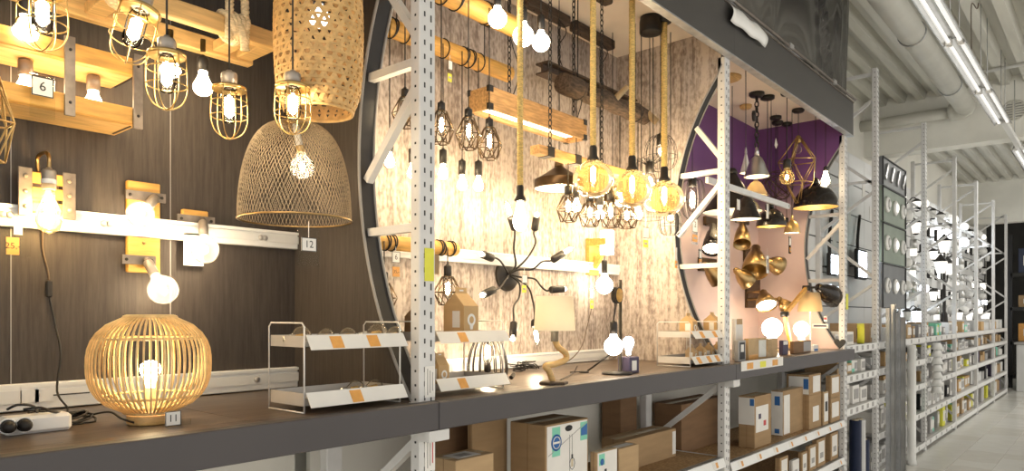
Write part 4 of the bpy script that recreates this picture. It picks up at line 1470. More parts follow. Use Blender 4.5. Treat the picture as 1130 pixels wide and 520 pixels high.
# box beam of oak with dark corner straps
Y0 = 2.20
t = thing('box_beam_lamp', 'chunky oak box beam with dark metal corners hung on two chains', 'pendant lamp', W(590, 125, Y=Y0))
x0, x1 = W(540, 100, Y=Y0).x, W(648, 140, Y=Y0).x
zt, zb2 = EYE + 1.06, EYE + 0.955
for yy, nm in ((Y0, 'front_board'), (Y0 + 0.118, 'rear_board')):
    MB().cbox(x0, x1, yy, yy + 0.018, zb2, zt, 0.003).build(nm, 'oak_beam', t)
MB().cbox(x0, x1, Y0 + 0.0185, Y0 + 0.1175, zt - 0.018, zt, 0.003).build('top_board', 'oak_beam', t)
MB().box(x0, x0 + 0.018, Y0 + 0.0185, Y0 + 0.1175, zb2, zt - 0.0185).build('end_board', 'oak_beam', t)
MB().box(x1 - 0.018, x1, Y0 + 0.0185, Y0 + 0.1175, zb2, zt - 0.0185).build('end_board', 'oak_beam', t)
for x, z in ((x0, zt), (x0, zb2), (x1 - 0.03, zt), (x1 - 0.03, zb2)):
    for yy in (Y0 - 0.003, Y0 + 0.121):
        s_ = 0.026
        MB().box(x - 0.003, x + s_, yy, yy + 0.018, z - s_ if z == zt else z - 0.003, z + 0.003 if z == zt else z + s_).build('corner_strap', 'black_metal', t)
MB().box(x0 + 0.05, x1 - 0.05, Y0 + 0.03, Y0 + 0.108, zb2 + 0.02, zb2 + 0.03).build('added_glow_panel', 'lit_added_panel', t)  # added glow panel standing in for light from the bulbs behind the beam
for px in (562, 633):
    x = W(px, 100, Y=Y0 + 0.07).x
    chain(t, (x, Y0 + 0.07, zt), (x, Y0 + 0.07, ZC - 0.002))
    MB().tube(smooth_path([(x + 0.01, Y0 + 0.06, zt), (x + 0.05, Y0 + 0.05, zt + 0.15), (x - 0.02, Y0 + 0.05, zt + 0.33), (x, Y0 + 0.06, ZC - 0.01)], 6), 0.003, 6).build('supply_cord', 'cord_black', t)
# slim beam with four faceted cages
Y1 = 2.10
t = thing('slim_beam_pendant', 'slim wooden beam with dark bands carrying four faceted wire cages', 'pendant lamp', W(640, 175, Y=Y1))
x0, x1 = W(590, 160, Y=Y1).x, W(692, 190, Y=Y1).x
zt, zb2 = EYE + 0.807, EYE + 0.765
MB().cbox(x0, x1, Y1 - 0.03, Y1 + 0.03, zb2, zt, 0.003).build('beam', 'oak_beam', t)
for px in (603, 633):
    x = W(px, 165, Y=Y1).x
    MB().box(x - 0.025, x + 0.025, Y1 - 0.033, Y1 + 0.033, zb2 - 0.003, zt + 0.003).build('dark_band', 'black_metal', t)
for px in (607, 664):
    x = W(px, 165, Y=Y1).x
    chain(t, (x, Y1, zt), (x, Y1, ZC - 0.002))
for px, ps, pb in ((627, 205, 246), (651, 213, 251), (674, 212, 252), (692, 217, 253)):
    geo_pendant(px, ps, pb, Y1, 27, None, zb2, None, par=t, m='bronze_dark')
# dark steel beam, and the log with a branch stub
Y2 = 2.47
t = thing('steel_beam_pendant', 'dark steel girder pendant hung on chains near the ceiling', 'pendant lamp', W(650, 90, Y=Y2))
x0, x1 = W(598, 70, Y=Y2).x, W(697, 110, Y=Y2).x
zt, zb2 = EYE + 1.43, EYE + 1.365
mb = MB()
mb.box(x0, x1, Y2 - 0.045, Y2 + 0.045, zt - 0.010, zt)
mb.box(x0, x1, Y2 - 0.006, Y2 + 0.006, zb2 + 0.010, zt - 0.010)
mb.box(x0, x1, Y2 - 0.045, Y2 + 0.045, zb2, zb2 + 0.010)
mb.build('girder', 'wood_dark', t)
for px in (617, 663):
    x = W(px, 80, Y=Y2).x
    chain(t, (x, Y2, zt), (x, Y2, ZC - 0.063))
    MB().tube(smooth_path([(x + 0.01, Y2 - 0.02, zt), (x - 0.05, Y2 - 0.03, zt + 0.1), (x + 0.03, Y2 - 0.03, zt + 0.22), (x, Y2, ZC - 0.063)], 6), 0.003, 6).build('supply_cord', 'cord_black', t)
ceiling_rail(579, 626, 2.50, 'dark ceiling rail at the left above the steel girder')
ceiling_rail(632, 675, 2.50, 'dark ceiling rail at the right above the steel girder')
ceiling_rail(626, 672, 2.15, 'dark ceiling rail nearest the front beside the thick ropes')
Y3 = 2.24
t = thing('log_pendant', 'rough bark log pendant with a pale sawn branch stub', 'pendant lamp', W(665, 110, Y=Y3))
p0, p1 = W(621, 92, Y=Y3), W(712, 129, Y=Y3)
pts, rs = [], []
rn = random.Random(5)
for i in range(15):
    u = i / 14
    pts.append(p0.lerp(p1, u) + Vector((0, rn.uniform(-1, 1) * 0.006, rn.uniform(-1, 1) * 0.006)))
    rs.append(0.052 + rn.uniform(-0.006, 0.006))
MB().tube(pts, rs, 14).build('log', 'bark', t)
for p_, dx in ((p1, 0.001),):
    MB().cyl(p_, p_ + Vector((dx * 3, 0, 0)), 0.045, 14).build('sawn_end', 'wood_cut', t)
for px, py, L in ((679, 101, 0.10), (647, 95, 0.05)):
    b0 = W(px, py + 8, Y=Y3 - 0.03)
    dv = Vector((0.5, -0.5, 0.7)).normalized()
    st_ = MB().cyl(b0, b0 + dv * L, 0.020, 12, 0.015).build('branch_stub', 'bark' if L < 0.06 else 'wood_cut', t)
MB().cyl(p1 + Vector((-0.03, -0.03, 0.01)), p1 + Vector((0.02, -0.07, -0.04)), 0.022, 12).build('branch_stub', 'wood_cut', t)
for u in (0.16, 0.86):
    c = p0.lerp(p1, u)
    cord(t, c, ZC, 0.0035, name='suspension_cord')
    MB().tube(ring(c, 0.056, 16, axis=(1, 0, 0)), 0.004, 6, True).build('cord_wrap', 'cord_black', t)
for px, ps in ((636, 206), (662, 214), (684, 200), (704, 214)):  # bulbs added on these cords; they lend glow behind the amber balls
    bare_pendant(px, ps, Y3, None, p0.z - 0.05, None, sock_px=13, bulb_px=15, rp=5, par=t)

# thick rope pendants
def rope_pendant(px, ptop, psock, Y, label, glass_px=None, slen=15, bulb=None):
    d = D(px, Y)
    q = W(px, psock, Y=Y)
    t = thing('rope_pendant', label, 'pendant lamp', q, 'pendants on thick yellow rope')
    rope_mesh((q.x, Y, q.z - 0.004), (q.x, Y, ZC - 0.03), 3.4 * d, pitch=0.035, n_per=7).build('rope', 'rope', t)
    canopy(t, (q.x, Y), 0.05, 0.035)
    s = q + Vector((0, 0, 0))
    MB().lathe([(0, 0.010), (3.2 * d, 0.010), (4.2 * d, 0.0), (4.4 * d, -slen * d * 0.6), (6.5 * d, -slen * d * 0.8), (6.8 * d, -slen * d), (0, -slen * d)], 18, Matrix.Translation(s)).build('socket', 'black_metal', t)
    e = s + Vector((0, 0, -slen * d))
    if glass_px:
        gw, gh = glass_px
        R, H = gw * d / 2 * 1.08, gh * d
        prof = [(6.0 * d, 0.004)]
        for i in range(1, 12):
            a = 0.30 + (PI - 0.30) * i / 12
            prof.append((R * math.sin(a) ** 0.9, -H * (0.5 - 0.5 * math.cos(a))))
        prof.append((0, -H))
        g = MB().lathe(prof, 30, Matrix.Translation(e)).build('glass_shade', 'glass_amber', t)
        tube_bulb(t, e, (0, 0, -1), 5.0 * d, H * 0.72, fr=0.5, fil='filament_soft')
    else:
        pear_bulb(t, e, (0, 0, -1), 8 * d, 33 * d, 'lit_bulb_hot')
    return t
rope_pendant(574, 0, 207, 1.96, 'thick yellow rope pendant with a bare bulb above the spider lamp')
rope_pendant(654.5, 0, 163, 1.96, 'thick yellow rope pendant with the leftmost amber glass ball', (42, 40))
rope_pendant(697.5, 0, 174, 2.00, 'thick yellow rope pendant with the middle amber glass ball', (40, 40))
rope_pendant(733, 0, 186, 2.06, 'thick yellow rope pendant with the rightmost amber glass ball', (41, 38))

# dome pendants over the wall glow
shade_pendant(617, 171, 208, 2.40, 55, 'wide dark-topped dome pendant with bright white inside above the spider lamp', ZC, 'dome pendants in the white wood bay', kind='flat', m='bronze_dark', neck=14, rb=0.03)
shade_pendant(676, 196, 225, 2.42, 44, 'smaller dark dome pendant half hidden behind the amber glass balls', ZC, 'dome pendants in the white wood bay', kind='flat', m='bronze_dark', neck=10, rb=0.025)

# round ceiling canopy with wire-basket pendants
def wire_pendant(parent, px, psock, Y, prof, nw, sock_px=12, wire=0.0018, m='black_metal', lit='glass', rp=5, bulb_px=18, ztop=ZC):
    """prof: (radius px, y px below socket top)"""
    d = D(px, Y)
    q = W(px, psock, Y=Y)
    cord(parent, q, ztop)
    s = socket(parent, q, (0, 0, -1), 4.5 * d, sock_px * d)
    for k in range(nw):
        a = 2 * PI * k / nw
        MB().tube(smooth_path([q + Vector((r * d * math.cos(a), r * d * math.sin(a), -y * d)) for r, y in prof], 3), wire, 4).build('basket_wire', m, parent)
    for r, y in (prof[0], prof[len(prof) // 2], prof[-1]):
        if r > 1:
            MB().tube(ring(q + Vector((0, 0, -y * d)), r * d, 20), wire, 4, True).build('basket_ring', m, parent)
    tube_bulb(parent, s, (0, 0, -1), rp * d, bulb_px * d, fr=0.5, fil='filament_soft')
Yc = 2.35
Yc = 2.12
cdr = W(718, 48, Y=Yc)
t = thing('basket_pendant', 'black drum canopy with three wire-basket lamps on long cords', 'pendant lamp', (cdr.x, Yc, ZC))
MB().lathe([(0, -0.10), (0.062, -0.10), (0.066, -0.094), (0.066, -0.03), (0.060, 0), (0, 0)], 24, Matrix.Translation((cdr.x, Yc, ZC - 0.0005))).build('drum_canopy', 'black_metal', t)
cd2 = W(737, 44, Y=2.3)
MB().lathe([(0, -0.07), (0.042, -0.07), (0.045, -0.064), (0.045, 0), (0, 0)], 20, Matrix.Translation((cd2.x, 2.30, ZC - 0.0005))).build('drum_canopy', 'black_metal', t)
wire_pendant(t, 729, 148, 2.16, [(3, 4), (10, 3), (16, 12), (18, 25), (15, 36), (9, 40)], 12, sock_px=13, rp=5, bulb_px=12)
wire_pendant(t, 717, 178, 2.20, [(4, 4), (15, -2), (17, 5), (14, 22), (13, 45), (16, 64)], 16, sock_px=13, rp=6.5, bulb_px=22)
wire_pendant(t, 740, 216, 2.14, [(3, 4), (7, 14), (12, 24), (13, 32), (11, 40), (8, 43)], 12, sock_px=14, rp=5, bulb_px=16)
for px in (711, 724):
    q = W(px, 66, Y=Yc)
    cord(t, (q.x, Yc + 0.02, EYE + 0.85), ZC - 0.1)
cpx = W(760, 38, Y=2.35)
# long cord with hooded socket near the arc, plus tags
t = thing('caged_tube_pendant', 'black wire cage with a long tube lamp hanging behind the curved cutout', 'pendant lamp', W(765, 192, Y=2.10))
q = W(764, 196, Y=2.30)
canopy(t, (q.x, 2.30), 0.05, 0.03)
wire_pendant(t, 764, 196, 2.30, [(3, 3), (10, 4), (13, 14), (13.5, 26), (10, 40), (5, 46)], 12, sock_px=10, rp=5, bulb_px=28)

# spider wall lamp with eight bent arms
Ys = YB - 0.03
hub = W(563, 303, Y=Ys)
t = thing('spider_wall_lamp', 'black wall lamp with a round plate and eight bent spider arms', 'wall lamp', (hub.x, YB, hub.z))
rh = 18.5 * D(563, Ys)
MB().lathe([(0, 0), (rh, 0), (rh, 0.012), (rh * 0.9, 0.022), (rh * 0.25, 0.024), (0, 0.024)], 30, frame((hub.x, YB - 0.0005, hub.z), (0, -1, 0))).build('wall_plate', 'black_metal', t)
for dx, dz in ((0.02, 0.015), (-0.02, -0.02)):
    MB().sphere((hub.x + dx, YB - 0.025, hub.z + dz), 0.006, 8, 5).build('screw', 'steel', t)
arms = [  # mid points then socket base then socket tip, photo pixels; depth off the wall grows
    ([(569, 293), (567, 275), (568, 262)], (568, 253), (564, 240), 0.16),
    ([(574, 293), (584, 282), (591, 268), (589, 258)], (590, 254), (592, 240), 0.16),
    ([(572, 298), (588, 297), (598, 289), (607, 288)], (610, 287), (621, 280), 0.20),
    ([(575, 306), (590, 308), (597, 316), (603, 321)], (608, 320), (621, 319), 0.22),
    ([(558, 297), (552, 288), (545, 284)], (543, 285), (533, 281), 0.12),
    ([(559, 307), (552, 317), (546, 320)], (545, 320), (534, 325), 0.13),
    ([(573, 313), (573, 328), (567, 338), (567, 350)], (567, 356), (566, 371), 0.18),
    ([(582, 316), (588, 332), (590, 345), (590, 352)], (590, 354), (590, 361), 0.20)]
for pts_, sb, stp, off in arms:
    P3 = [Vector((hub.x + 0.004 * i, YB - 0.02, hub.z)) for i in range(1)]
    for i, (px, py) in enumerate(pts_):
        P3.append(W(px, py, Y=YB - 0.03 - (off - 0.03) * (i + 1) / (len(pts_) + 1)))
    b0 = W(*sb, Y=YB - off)
    b1 = W(*stp, Y=YB - off - 0.01)
    P3.append(b0)
    MB().tube(smooth_path(P3, 5), 0.0056, 7).build('arm', 'black_metal', t)
    ax = (b1 - b0)
    d = D(sb[0], YB - off)
    f = frame(b0, ax)
    L = max(ax.length, 0.04)
    MB().lathe([(0, -0.004), (0.012, -0.006), (0.021, 0.003), (0.021, L), (0.015, L), (0, L * 0.9)], 14, f).build('socket', 'black_metal', t)
    e = b0 + ax.normalized() * L * 0.9
    if sb == (610, 287) or sb == (590, 354) or sb == (568, 253):
        tube_bulb(t, e, ax if sb != (590, 354) else Vector((0.28, 0, -1)), 0.014, 0.11, fr=0.7, fil='filament_soft')
    else:
        pear_bulb(t, e, ax, 0.013, 0.035, 'lit_frost')
card_tag(579, 308, 2.42, 9, 9, '', 'small white card hanging at the centre of the spider lamp', string=9, price=('', 'print_yellow', 7, 8), ppx=(-1, 11), holder=(-5, 5, -7, 16))

# short wall pole with two hanging cages
tp, zp, rp_ = round_pole(414, 503, 271, 460, 2.50, 8.0, 'short yellow wall pole wrapped in black cord with a faceted cage', [(424, 2), (431, 2), (483, 3), (496, 2)], hang=False, name='wall_pole_lamp')
MB().box(W(440, 0, Y=2.5).x, W(446, 0, Y=2.5).x, 2.50, YB - 0.0005, zp - 0.02, zp + 0.02).build('wall_bracket', 'pine_yellow', tp)
geo_pendant(494, 293, 338, 2.50 - rp_ - 0.004, 31, None, zp, None, par=tp, sock_px=14)
geo_pendant(424, 300, 344, 2.50 - rp_ - 0.004, 29, None, zp, None, par=tp, sock_px=14)
card_tag(437, 284, 2.44, 11, 12, '6', 'number card 6 hanging left of the first upright', string=6, price=('35,-', 'print_orange', 10, 11), ppx=(0, 16), holder=(-7, 7, -12, 26), size=0.7)

# cardboard house packages
def house_box(px, pbase, zbase, Y, wpx, hpx, dep, label, m='kraft_warm', print_='bulb', handle=True):
    d = D(px, Y)
    c = W(px, pbase, Y=Y)
    wd, h = wpx * d, hpx * d
    x0, x1 = c.x - wd / 2, c.x + wd / 2
    y0, y1 = Y, Y + dep
    hb = h * 0.64
    t = thing('house_package', label, 'carton', (c.x, Y + dep / 2, zbase), 'gable-top bulb packages')
    mb = MB()
    vs = [(x0, y0, zbase), (x1, y0, zbase), (x1, y1, zbase), (x0, y1, zbase), (x0, y0, zbase + hb), (x1, y0, zbase + hb), (x1, y1, zbase + hb), (x0, y1, zbase + hb), (x0 + 0.004, (y0 + y1) / 2, zbase + h * 0.90), (x1 - 0.004, (y0 + y1) / 2, zbase + h * 0.90)]
    fs = [(0, 3, 2, 1), (0, 1, 5, 4), (1, 2, 6, 5), (2, 3, 7, 6), (3, 0, 4, 7), (4, 5, 9, 8), (6, 7, 8, 9), (5, 6, 9), (7, 4, 8)]
    mb.add(vs, fs).build('carton_body', m, t)
    MB().box(x0 + wd * 0.12, x1 - wd * 0.12, (y0 + y1) / 2 - 0.002, (y0 + y1) / 2 + 0.002, zbase + h * 0.88, zbase + h).build('carry_flap', m, t)
    if handle:
        MB().box(c.x - wd * 0.13, c.x + wd * 0.13, (y0 + y1) / 2 - 0.003, (y0 + y1) / 2 - 0.002, zbase + h * 0.93, zbase + h * 0.96).build('hand_slot', 'print_white', t)
    # bulb-shaped print on the front
    rr = wd * 0.27
    cc = Vector((c.x, y0 - 0.0012, zbase + hb * 0.58))
    mb = MB()
    poly = [(rr * math.cos(a), rr * math.sin(a) * 1.1) for a in [-PI / 2 + 0.45 + (2 * PI - 0.9) * i / 18 for i in range(19)]] + [(-rr * 0.3, -rr * 1.7), (rr * 0.3, -rr * 1.7)]
    mb.prism(poly, 0.0009, Matrix.Translation(cc) @ Matrix.Rotation(PI / 2, 4, 'X')).build('bulb_print', 'print_white', t)
    MB().prism([(rr * 0.55 * math.cos(2 * PI * i / 14), rr * 0.65 * math.sin(2 * PI * i / 14)) for i in range(14)], 0.0006, Matrix.Translation(cc + Vector((0, -0.0009, 0))) @ Matrix.Rotation(PI / 2, 4, 'X')).build('bulb_print_core', m, t)
    MB().box(x0 - 0.0012, x0, y0 + dep * 0.2, y0 + dep * 0.55, zbase + hb * 0.35, zbase + hb * 0.85).build('side_label', 'print_white', t)
    return t
zt = TIER_A[0][0] + 0.004
house_box(520, 365, zt, 1.96, 23, 57, 0.115, 'large gable-top cardboard bulb package on the upper tray behind the first upright')
house_box(470, 362, zt, 2.04, 20, 40, 0.085, 'dark checked gable-top package half hidden by the first upright', m='cardboard_dark')
zt = TIER_A[1][0] + 0.004
house_box(490, 420, zt, 1.96, 16, 38, 0.05, 'narrow gable-top bulb package on the lower tray beside the first upright')

# wire basket table lamp behind the rack
cbk = Vector((W(538, 400, Y=2.42).x, 2.42, ZS))
dk = D(538, 2.42)
t = thing('wire_basket_lamp', 'black wire basket table lamp standing behind the rack of bulb packages', 'table lamp', cbk)
MB().lathe([(0, 0), (0.035, 0), (0.035, 0.015), (0, 0.015)], 18, Matrix.Translation(cbk)).build('base', 'black_metal', t)
for k in range(16):
    a = 2 * PI * k / 16
    MB().tube(smooth_path([cbk + Vector((r * dk * math.cos(a), r * dk * math.sin(a), z * dk)) for r, z in ((22, 1), (22, 12), (19, 26), (14, 38), (9, 44))], 3), 0.0034, 5).build('basket_wire', 'black_metal', t)
for r, z in ((22, 1), (9, 44)):
    MB().tube(ring(cbk + Vector((0, 0, z * dk)), r * dk, 24), 0.003, 5, True).build('basket_ring', 'black_metal', t)
for a in (0.2, 0.2 + 2 * PI / 3, 0.2 + 4 * PI / 3):
    MB().tube([cbk + Vector((0, 0, 0.004)), cbk + Vector((22 * dk * math.cos(a), 22 * dk * math.sin(a), 0.004))], 0.003, 5).build('foot_wire', 'black_metal', t)
s = socket(t, cbk + Vector((0, 0, 0.015)), (0, 0, 1), 0.018, 0.045)
tube_bulb(t, s, (0, 0, 1), 0.024, 0.11, fr=0.45)

# white shade lamp with a wavy wooden stem
bl = W(611, 424, z=ZS)
bl = Vector((bl.x, bl.y, ZS))
Yl = bl.y
dl = D(611, Yl)
t = thing('wavy_stem_lamp', 'table lamp with white drum shade on a wavy wooden stem', 'table lamp', bl)
MB().lathe([(0, 0), (0.066, 0), (0.066, 0.010), (0.060, 0.014), (0, 0.014)], 6, Matrix.Translation(bl) @ Matrix.Rotation(0.4, 4, 'Z'), smooth=False).build('base', 'wood_dark', t)
stem = [W(px, py, Y=Yl) for px, py in ((610, 420), (606, 410), (602, 404), (612, 402), (624, 397), (624, 390), (616, 383), (612, 374))]
stem[0].z = ZS + 0.012
MB().tube(smooth_path(stem, 6), [0.014] * 43, 12).build('stem', 'pine_pale', t)
MB().cyl(W(612, 377, Y=Yl), W(612, 364, Y=Yl), 0.017, 14).build('socket', 'black_metal', t)
c0, c1 = W(612, 365, Y=Yl), W(612, 327, Y=Yl)
r0, r1 = 23 * dl, 20.5 * dl
MB().lathe([(r0, 0), (r1, (c1 - c0).z), (r1 - 0.002, (c1 - c0).z), (r0 - 0.002, 0)], 32, Matrix.Translation(c0)).build('drum_shade', 'shade_cloth', t)
for k in range(3):
    a = 2 * PI * k / 3
    MB().tube([c0 + Vector((0, 0, 0.012)), c0 + Vector((r0 * 0.97 * math.cos(a), r0 * 0.97 * math.sin(a), 0.006))], 0.002, 5).build('shade_spoke', 'steel', t)
pear_bulb(t, c0 + Vector((0, 0, 0.004)), (0, 0, 1), 0.026, 0.08, 'lit_bulb_hot')
MB().tube(smooth_path([bl + Vector((0.06, 0.02, 0.008)), W(632, 412, z=ZS + 0.004), W(637, 404, z=ZS + 0.004)], 5), 0.003, 6).build('supply_cord', 'cord_black', t)

# black stick lamp with a wooden reel and globe
bs = W(681, 413, z=ZS)
bs = Vector((bs.x, bs.y, ZS))
Yk = bs.y
t = thing('reel_stick_lamp', 'black stick table lamp with cord wound round a wooden reel and a hanging globe', 'table lamp', bs)
MB().lathe([(0, 0), (0.076, 0), (0.078, 0.004), (0.074, 0.012), (0, 0.014)], 32, Matrix.Translation(bs)).build('base', 'black_metal', t)
rod0 = W(684.5, 409, Y=Yk)
rod1 = W(684.5, 309, Y=Yk)
MB().cyl((rod0.x, Yk, ZS + 0.012), rod1, 0.009, 12).build('rod', 'black_metal', t)
rc = W(681, 326, Y=Yk - 0.025)
MB().lathe([(0, -0.015), (0.035, -0.015), (0.035, 0.015), (0, 0.015)], 24, frame(rc, (0.1, -1, 0))).build('reel', 'pine_yellow', t)
for k in (-1, 0, 1):
    MB().tube(ring(rc + Vector((0, k * 0.011, 0)), 0.039, 24, axis=(0.1, -1, 0)), 0.004, 6, True).build('cord_wrap', 'cord_black', t)
sk = W(677, 355, Y=Yk - 0.03)
MB().tube([rc + Vector((-0.005, 0, -0.035)), sk], 0.003, 6).build('cord', 'cord_black', t)
MB().tube([rc + Vector((-0.02, 0, -0.035)), sk], 0.003, 6).build('cord', 'cord_black', t)
s = socket(t, sk, (0, 0, -1), 0.019, 14 * D(677, Yk - 0.03))
globe_bulb(t, s, (0, 0, -1), 0.047, 'lit_globe')
g0, g1 = W(648, 411, z=ZS), W(673, 391, Y=Yk + 0.06)
st_ = thing('cable_stick', 'thin black cable rod lying against the globe of the stick lamp', 'cable', (g0.x, g0.y, ZS))
MB().tube([g0 + Vector((0, 0, 0.006)), g1], 0.005, 8).build('rod', 'black_metal', st_)
MB().lathe([(0, 0), (0.028, 0), (0.024, 0.008), (0, 0.01)], 18, Matrix.Translation((g0.x - 0.03, g0.y, ZS))).build('foot_switch', 'black_metal', st_)
MB().tube(smooth_path([(g0.x, g0.y, ZS + 0.006), (g0.x - 0.03, g0.y, ZS + 0.006), (g0.x - 0.1, g0.y + 0.04, ZS + 0.004)], 4), 0.003, 6).build('cord', 'cord_black', st_)

# LED bulb standing on its demo box
bb = W(700, 412, z=ZS)
d = D(700, bb.y)
t = thing('bulb_demo_box', 'dark purple demo box with white card and a frosted bulb on top', 'display box', (bb.x, bb.y, ZS))
MB().cbox(bb.x - 10.5 * d, bb.x + 10.5 * d, bb.y, bb.y + 0.07, ZS, ZS + 18 * d, 0.003).build('box', 'print_purple', t)
MB().box(bb.x - 5 * d, bb.x + 4.5 * d, bb.y - 0.0015, bb.y - 0.0002, ZS + 3 * d, ZS + 14 * d).build('card', 'print_white', t)
s = socket(t, (bb.x, bb.y + 0.035, ZS + 18 * d), (0, 0, 1), 0.014, 0.012, 'white_plastic')
pear_bulb(t, s, (0, 0, 1), 0.030, 20 * d, 'lit_led')

# wooden bracket wall lamp with globe
Yw2 = YB
t = thing('bracket_wall_lamp', 'yellow wooden bracket wall lamp with a hanging globe and a white tube shade', 'wall lamp', W(653, 305, Y=YB))
x0, x1 = W(646, 290, Y=YB).x, W(657, 290, Y=YB).x
za_, zb3 = W(652, 304, Y=YB).z, W(652, 264, Y=YB).z
MB().cbox(x0, x1, YB - 0.03, YB - 0.0005, za_, zb3, 0.003).build('upright_board', 'pine_yellow', t)
MB().cbox(x0, x1, YB - 0.15, YB - 0.031, zb3 - 0.05, zb3 - 0.005, 0.003).build('arm', 'pine_yellow', t)
MB().bar((((x0 + x1) / 2), YB - 0.03, za_ + 0.05), ((x0 + x1) / 2, YB - 0.12, zb3 - 0.055), 0.03, 0.03, (1, 0, 0)).build('strut', 'pine_yellow', t)
gp = Vector(((x0 + x1) / 2, YB - 0.28, zb3 - 0.05))
q = W(667, 287, Y=2.50)
gp = Vector((q.x, 2.50, gp.z))
MB().tube([Vector(((x0 + x1) / 2, 2.50, zb3 - 0.028)), Vector((gp.x, 2.50, zb3 - 0.028)), q], 0.003, 6).build('cord', 'cord_black', t)
s = socket(t, q, (0, 0, -1), 0.018, 16 * D(667, 2.50))
globe_bulb(t, s, (0, 0, -1), 9.5 * D(667, 2.50), 'lit_globe')
q = W(670, 268, Y=2.5)
d = D(670, 2.5)
MB().lathe([(0, -13 * d), (7.5 * d, -13 * d), (7.5 * d, 13 * d), (0, 13 * d)], 20, Matrix.Translation(q)).build('tube_shade', 'lit_globe', t)
MB().cyl(q + Vector((0, 0, 0)), (q.x, YB - 0.001, q.z), 0.008, 10).build('shade_arm', 'brass', t)
card_tag(653, 325, 2.55, 7, 9, '', 'narrow tag with yellow price label below the wooden bracket lamp', price=('', 'print_yellow', 6, 9), ppx=(0, 11), holder=(-4, 4, -7, 17))
c_ = MB().tube(smooth_path([W(653, 340, Y=2.6), W(648, 360, Y=2.6), W(643, 380, Y=2.58), W(633, 394, Y=2.5), W(620, 402, z=ZS + 0.01)], 6), 0.003, 6)
solo('wall_cable', c_, 'cord_brown', 'thin cable running down the white wood wall to the wavy lamp', 'cable', loc=W(653, 340, Y=2.6))
# tangled black cables
cc = W(583, 410, z=ZS)
cb = thing('cable_tangle', 'tangle of black cables with plugs left of the wavy lamp', 'cable', (cc.x, cc.y, ZS))
rn = random.Random(11)
for k in range(6):
    pts = [(cc.x + rn.uniform(-0.09, 0.10), cc.y + rn.uniform(-0.04, 0.10), ZS + 0.005 + rn.random() * 0.05) for _ in range(6)]
    MB().tube(smooth_path(pts, 6), 0.003, 6).build('cable_loop', 'cord_black', cb)
for px, py in ((578, 403), (587, 400), (564, 417)):
    q = W(px, py, z=ZS + 0.02)
    MB().cyl(q, q + Vector((0.03, 0.01, 0.012)), 0.010, 10).build('plug', 'cord_black', cb)
# tags on the back wall
card_tag(713, 257, 2.20, 13, 12, '', 'blank white card with yellow label hanging below the wire baskets', string=14, price=('', 'print_yellow', 10, 8), ppx=(-1, 12), holder=(-7, 7, -7, 18))
card_tag(746, 280, 2.165, 5, 14, '', 'narrow cream tag on the white wood wall beside the curved cutout', price=('', 'print_orange', 5, 8), ppx=(0, 12), holder=False)
# ================================================================== BAY 3 (purple)
G3 = 'pendants of the purple bay'
def rose(px, py, r, label, m='black_metal', Y=None, h=0.03):
    """round ceiling rose as a part holder position"""
    p = W(px, py, z=ZC - h)
    return p
# wooden ceiling rose with a plain cord lamp
# small steel bell pendant on chain
t = shade_pendant(835, 163, 195, 2.20, 27, 'small grey metal bell pendant on a heavy chain', EYE + 1.2, G3, kind='bell', m='steel', neck=9, rb=0.02)
q = W(833, 160, Y=2.20)
chain(t, (W(835, 0, Y=2.20).x, 2.20, W(835, 163, Y=2.2).z), (W(835, 0, Y=2.20).x, 2.20, ZC - 0.03), 0.05, 0.03, 0.006)
canopy(t, (W(835, 0, Y=2.20).x, 2.20), 0.06, 0.03)
c = W(832, 128, Y=2.17)
MB().lathe([(0, -0.012), (0.040, -0.010), (0.042, 0), (0.040, 0.010), (0, 0.012)], 20, frame(c, (0.2, -1, 0))).build('round_plate', 'black_metal', t)
# white pendant with cream shade
t = shade_pendant(823, 163, 191, 2.40, 13, 'slim white cone pendant left of the grey bell pendant', ZC, G3, kind='cone', m='white_plastic', neck=6, rb=0.012, cordm='white_plastic')
canopy(t, W(823, 0, Y=2.4), 0.05, 0.03, 'pine_pale')
MB().lathe([(0, -0.02), (0.09, -0.02), (0.1, -0.012), (0.1, 0), (0, 0)], 28, Matrix.Translation((W(803, 88, Y=2.22).x, 2.22, ZC - 0.0005))).build('wooden_rose', 'pine_pale', t)
shade_pendant(834, 196, 216, 2.35, 26, 'glowing cream shade pendant just below the grey bell pendant', ZC, G3, kind='bell', m='shade_cloth_warm', neck=4, rb=0.02, inner='shade_cloth_warm', bl='lit_frost')
# big black cone half behind the second upright
shade_pendant(808, 186, 234, 2.28, 64, 'large black cone pendant partly hidden by the second upright', ZC, G3, kind='cone', m='black_metal', neck=6, rb=0.03)
shade_pendant(823, 210, 242, 2.05, 33, 'black bell pendant right of the second upright with white inside', ZC, G3, kind='bell', m='black_gloss', neck=7, rb=0.025)
shade_pendant(851, 224, 250, 2.15, 32, 'black dome pendant with a rolled white tag hanging on it', ZC, G3, kind='dome', m='black_gloss', neck=6, inner='shade_brass', rb=0.022)
shade_pendant(900, 197, 229, 2.00, 47, 'widest black dome pendant with brass inside in front of the right partition', ZC, G3, kind='dome', m='black_gloss', neck=7, inner='shade_brass', rb=0.03)
shade_pendant(874, 238, 257, 2.15, 17, 'small tan dome pendant between the two black domes', ZC, G3, kind='dome', m='shade_brass', neck=5, rb=0.015)
